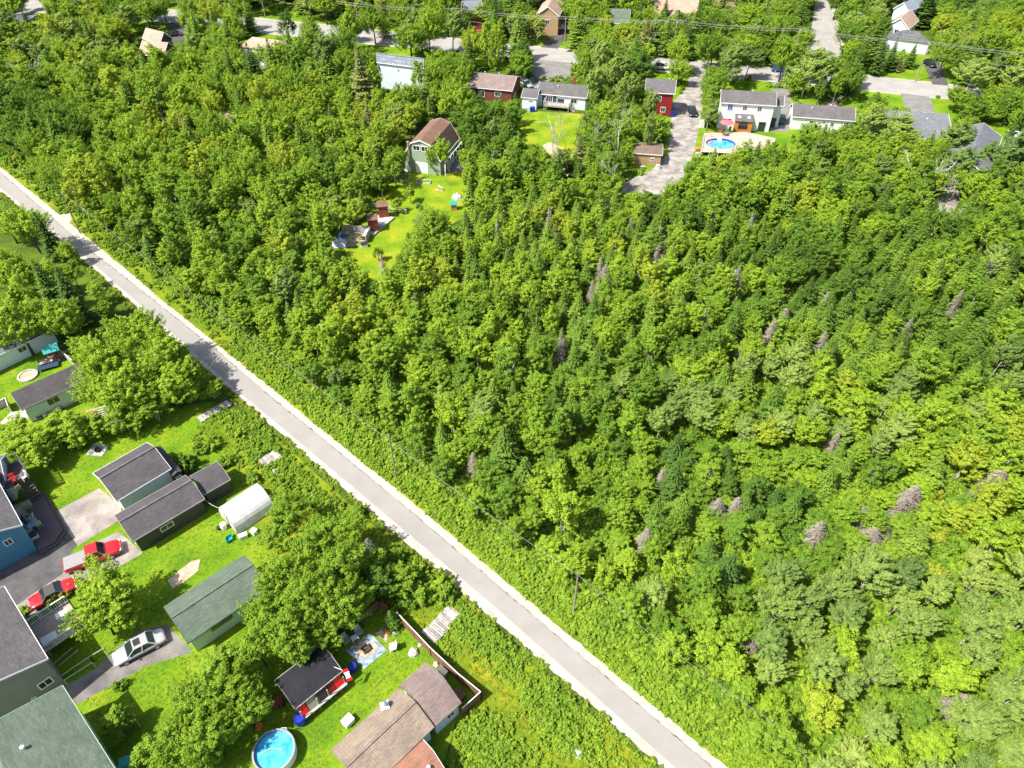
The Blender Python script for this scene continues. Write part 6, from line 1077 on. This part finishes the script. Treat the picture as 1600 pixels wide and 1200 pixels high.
for k, ids in groups.items():
    vis = sorted([n_ for n_ in ids if info[n_][3]], key=lambda n_: -info[n_][2]); chosen |= set(vis[:300]); rest[k] = [n_ for n_ in ids if n_ not in set(vis[:300])]
lab = {}
for n_ in chosen:
    px, py, r, v = info[n_]; pl = min(PLACES, key=lambda q: (q[0] - px) ** 2 + ((q[1] - py) * 1.2) ** 2)[2]; nm = model_obj(PLANTS[n_][0]); tw = TW[PLANTS[n_][7]] + ' ' if nm not in ('dead_spruce', 'bare_birch') else ''
    lab.setdefault((tw, nm, pl), []).append(n_)
LABEL = {}
for (tw, nm, pl), ids in lab.items():
    ids.sort(key=lambda n_: info[n_][0]); pl_ = pl.replace(',', '')
    for j, n_ in enumerate(ids):
        if len(ids) == 1: LABEL[n_] = f'{tw}{KW[nm]} {pl}'
        elif len(ids) <= 15: LABEL[n_] = f'{ORD[j]}{tw}{KW[nm]} of {len(ids)} {pl_}' if j else f'leftmost {tw}{KW[nm]} of {len(ids)} {pl_}'
        else: LABEL[n_] = f'{tw}{KW[nm]}, one of many alike {pl_}'
GRP = {'deciduous_tree': 'leafy trees', 'windswept_tree': 'windswept pale trees', 'fir_tree': 'fir trees', 'dead_spruce': 'dead spruces in the woods', 'bare_birch': 'bare birches', 'shrub': 'shrubs'}
for n_ in sorted(chosen):
    kind, i, x, y, sx, sz, rot, tint = PLANTS[n_]; crown, trunk, *_r = SP[kind][i]; nm = model_obj(kind); S_ = (sx, sx, sz)
    if trunk is None:
        o = bpy.data.objects.new(nm, crown); COL.objects.link(o); o.location = (x, y, 0); o.rotation_euler = (0, 0, rot); o.scale = S_
    else:
        o = empty(nm, (x, y, 0), rot); o.scale = S_
        c = bpy.data.objects.new('crown' if nm != 'shrub' else 'foliage', crown); COL.objects.link(c); c.parent = o; c['tint'] = tint
        if nm != 'shrub': t = bpy.data.objects.new('trunk', trunk); COL.objects.link(t); t.parent = o
    tag(o, LABEL[n_], 'shrub' if nm == 'shrub' else 'tree', GRP[nm])
def scatter(name, label, cat, items, models):
    """one object: every item (model, x, y, z, sx, sz, rot, tint) an instance of a model"""
    src = bpy.data.collections.new(name + '_models')
    for i, (crown, trunk) in enumerate(models):
        if trunk is not None:
            bm = bmesh.new(); bm.from_mesh(crown); nc = len(bm.faces); bm.from_mesh(trunk)
            for k, f in enumerate(bm.faces):
                if k >= nc: f.material_index = 1
            me = bpy.data.meshes.new(crown.name + '_whole'); bm.to_mesh(me); bm.free(); me.materials.append(crown.materials[0]); me.materials.append(trunk.materials[0])
        else: me = crown
        src.objects.link(bpy.data.objects.new(f'{name}_{i:02d}', me))
    me = bpy.data.meshes.new(name); me.from_pydata([(q[1], q[2], q[3]) for q in items], [], [])
    for nm, ty, vals in (('idx', 'INT', [q[0] for q in items]), ('tint', 'FLOAT', [q[7] for q in items])):
        me.attributes.new(nm, ty, 'POINT').data.foreach_set('value', vals)
    for nm, vals in (('rotv', [(0, 0, q[6]) for q in items]), ('sclv', [(q[4], q[4], q[5]) for q in items])):
        me.attributes.new(nm, 'FLOAT_VECTOR', 'POINT').data.foreach_set('vector', np.array(vals, dtype=np.float32).ravel())
    o = link_mesh(name, me); md = o.modifiers.new('scatter', 'NODES'); ng = bpy.data.node_groups.new(name, 'GeometryNodeTree'); md.node_group = ng
    ng.interface.new_socket('Geometry', in_out='INPUT', socket_type='NodeSocketGeometry'); ng.interface.new_socket('Geometry', in_out='OUTPUT', socket_type='NodeSocketGeometry')
    N = ng.nodes.new; gi, go, ci, ip = N('NodeGroupInput'), N('NodeGroupOutput'), N('GeometryNodeCollectionInfo'), N('GeometryNodeInstanceOnPoints')
    ci.inputs['Collection'].default_value = src; ci.inputs['Separate Children'].default_value = True; ci.inputs['Reset Children'].default_value = True; ip.inputs['Pick Instance'].default_value = True
    def na(nm, ty): a = N('GeometryNodeInputNamedAttribute'); a.data_type = ty; a.inputs['Name'].default_value = nm; return [s for s in a.outputs if s.enabled and s.name == 'Attribute'][0]
    ln = ng.links.new; ln(gi.outputs[0], ip.inputs['Points']); ln(ci.outputs[0], ip.inputs['Instance']); ln(na('idx', 'INT'), ip.inputs['Instance Index']); ln(na('rotv', 'FLOAT_VECTOR'), ip.inputs['Rotation']); ln(na('sclv', 'FLOAT_VECTOR'), ip.inputs['Scale']); ln(ip.outputs[0], go.inputs[0])
    return tag(o, label, cat, kind='stuff')
off = {}; allm = []
for k in ('birch', 'maple', 'poplar', 'fir', 'dead', 'bare', 'shrub'): off[k] = len(allm); allm += [(a[0], a[1]) for a in SP[k]]
STUFF = {'deciduous_tree': ('woodland', 'rest of the leafy woods between the trail and the street', 'woods'), 'windswept_tree': ('poplar_woodland', 'remaining pale windswept trees of the woods', 'woods'), 'fir_tree': ('fir_woodland', 'remaining small conical firs of the woods', 'woods'), 'shrub': ('scrub', 'remaining leafy scrub along the trail and in the woods', 'scrub'), 'dead_spruce': ('dead_wood', 'few more dead spruces', 'woods')}
for k, ids in rest.items():
    if not ids or k not in STUFF: continue
    items = [(off[PLANTS[n_][0]] + PLANTS[n_][1], PLANTS[n_][2], PLANTS[n_][3], 0, PLANTS[n_][4], PLANTS[n_][5], PLANTS[n_][6], PLANTS[n_][7]) for n_ in ids]
    used = sorted({q[0] for q in items}); mp = {u: i for i, u in enumerate(used)}; items = [(mp[q[0]],) + q[1:] for q in items]
    scatter(STUFF[k][0], STUFF[k][1], STUFF[k][2], items, [allm[u] for u in used])
# undergrowth: leafy tufts and weeds on every rough patch
items = []; MEAD = [(330, 628), (362, 640), (400, 655), (470, 730), (560, 812), (650, 880), (730, 950), (800, 1010), (1030, 1212), (1100, 1290), (700, 1300), (700, 1190), (724, 1112), (755, 1082), (640, 965), (580, 950), (600, 880), (500, 800), (425, 770), (372, 760), (372, 720), (300, 690)]
HARD = [[(659, 987), (701, 946), (724, 961), (677, 1006)], [(405, 719), (425, 704), (446, 712), (413, 730)], [(306, 651), (355, 625), (362, 631), (315, 660)], RC(340, 765, 425, 838)]
for _ in range(110000):
    y = random.uniform(16, 205) if random.random() < .5 else random.uniform(16, 80); hw = 40 + y * .78; x = random.uniform(-hw, hw); px, py, s = P((x, y, 0))
    if px < -60 or px > 1660 or py > 1270: continue
    d = dist_or(x, y); t = None
    if d > .15:
        if any(inpoly(px, py, q) for q in CLEAR[1:]) or any(inpoly(px, py, q) for q in BASE_NO): continue
        if d > 13 and random.random() < .45: continue
        sc = random.uniform(.8, 2.0) if d > 2.5 else random.uniform(.45, 1.0 + d * .35); t = random.choice([G1, G2, Y1] if d > 3 else [G2, Y1, Y1]); k = random.randrange(5)
    elif inpoly(px, py, MEAD) and not any(inpoly(px, py, q) for q in HARD):
        v = nz(x, y, .35, 1) + random.uniform(-.5, .5); t = Y2 if v > .6 else Y1 if v > -.3 else G2; sc = random.uniform(.5, 1.2) * (1.1 if v < -.2 else .8); k = random.randrange(5) if v < .5 else 5 + random.randrange(5)
    if t is not None: items.append((k, x, y, 0, sc, sc * random.uniform(.7, 1.3), random.uniform(0, 6.28), t))
ledge = [G(*p) for p in OL_]
for a, b in zip(ledge, ledge[1:]):
    for _ in range(int((b - a).xy.length * 7)):
        q = a.lerp(b, random.random()); n = Vector((-(b - a).y, (b - a).x, 0)).normalized(); w = q - n * abs(random.gauss(0, .5)); px, py, s = P(w)
        if (w.x, w.y) and 0 < py < 1290: sc = random.uniform(.3, .9); items.append((5 + random.randrange(5) if random.random() < .5 else random.randrange(5), w.x, w.y, 0, sc, sc, random.uniform(0, 6.28), random.choice([Y1, Y2, G2])))
# rough grass blades on the lawns, low and sparse
for _ in range(26000):
    px, py = random.uniform(0, 760), random.uniform(540, 1200); q = G(px, py)
    if not inpoly(px, py, [(0, 545), (130, 560), (330, 635), (372, 720), (360, 800), (640, 965), (745, 1080), (700, 1200), (0, 1200)]): continue
    if any(inpoly(px, py, z) for z in LAWN_HARD): continue
    sc = random.uniform(.25, .6); items.append((5 + random.randrange(5), q.x, q.y, 0, sc, sc * .5, random.uniform(0, 6.28), random.choice([G2, Y1, Y1, G1])))
scatter('undergrowth', 'weeds and leafy undergrowth on the rough ground', 'undergrowth', items, [(a[0], a[1]) for a in SP['tuft'] + SP['weed']])
print('chosen', len(chosen), 'tufts', len(items), {k: (len(v), len(rest[k])) for k, v in groups.items()})
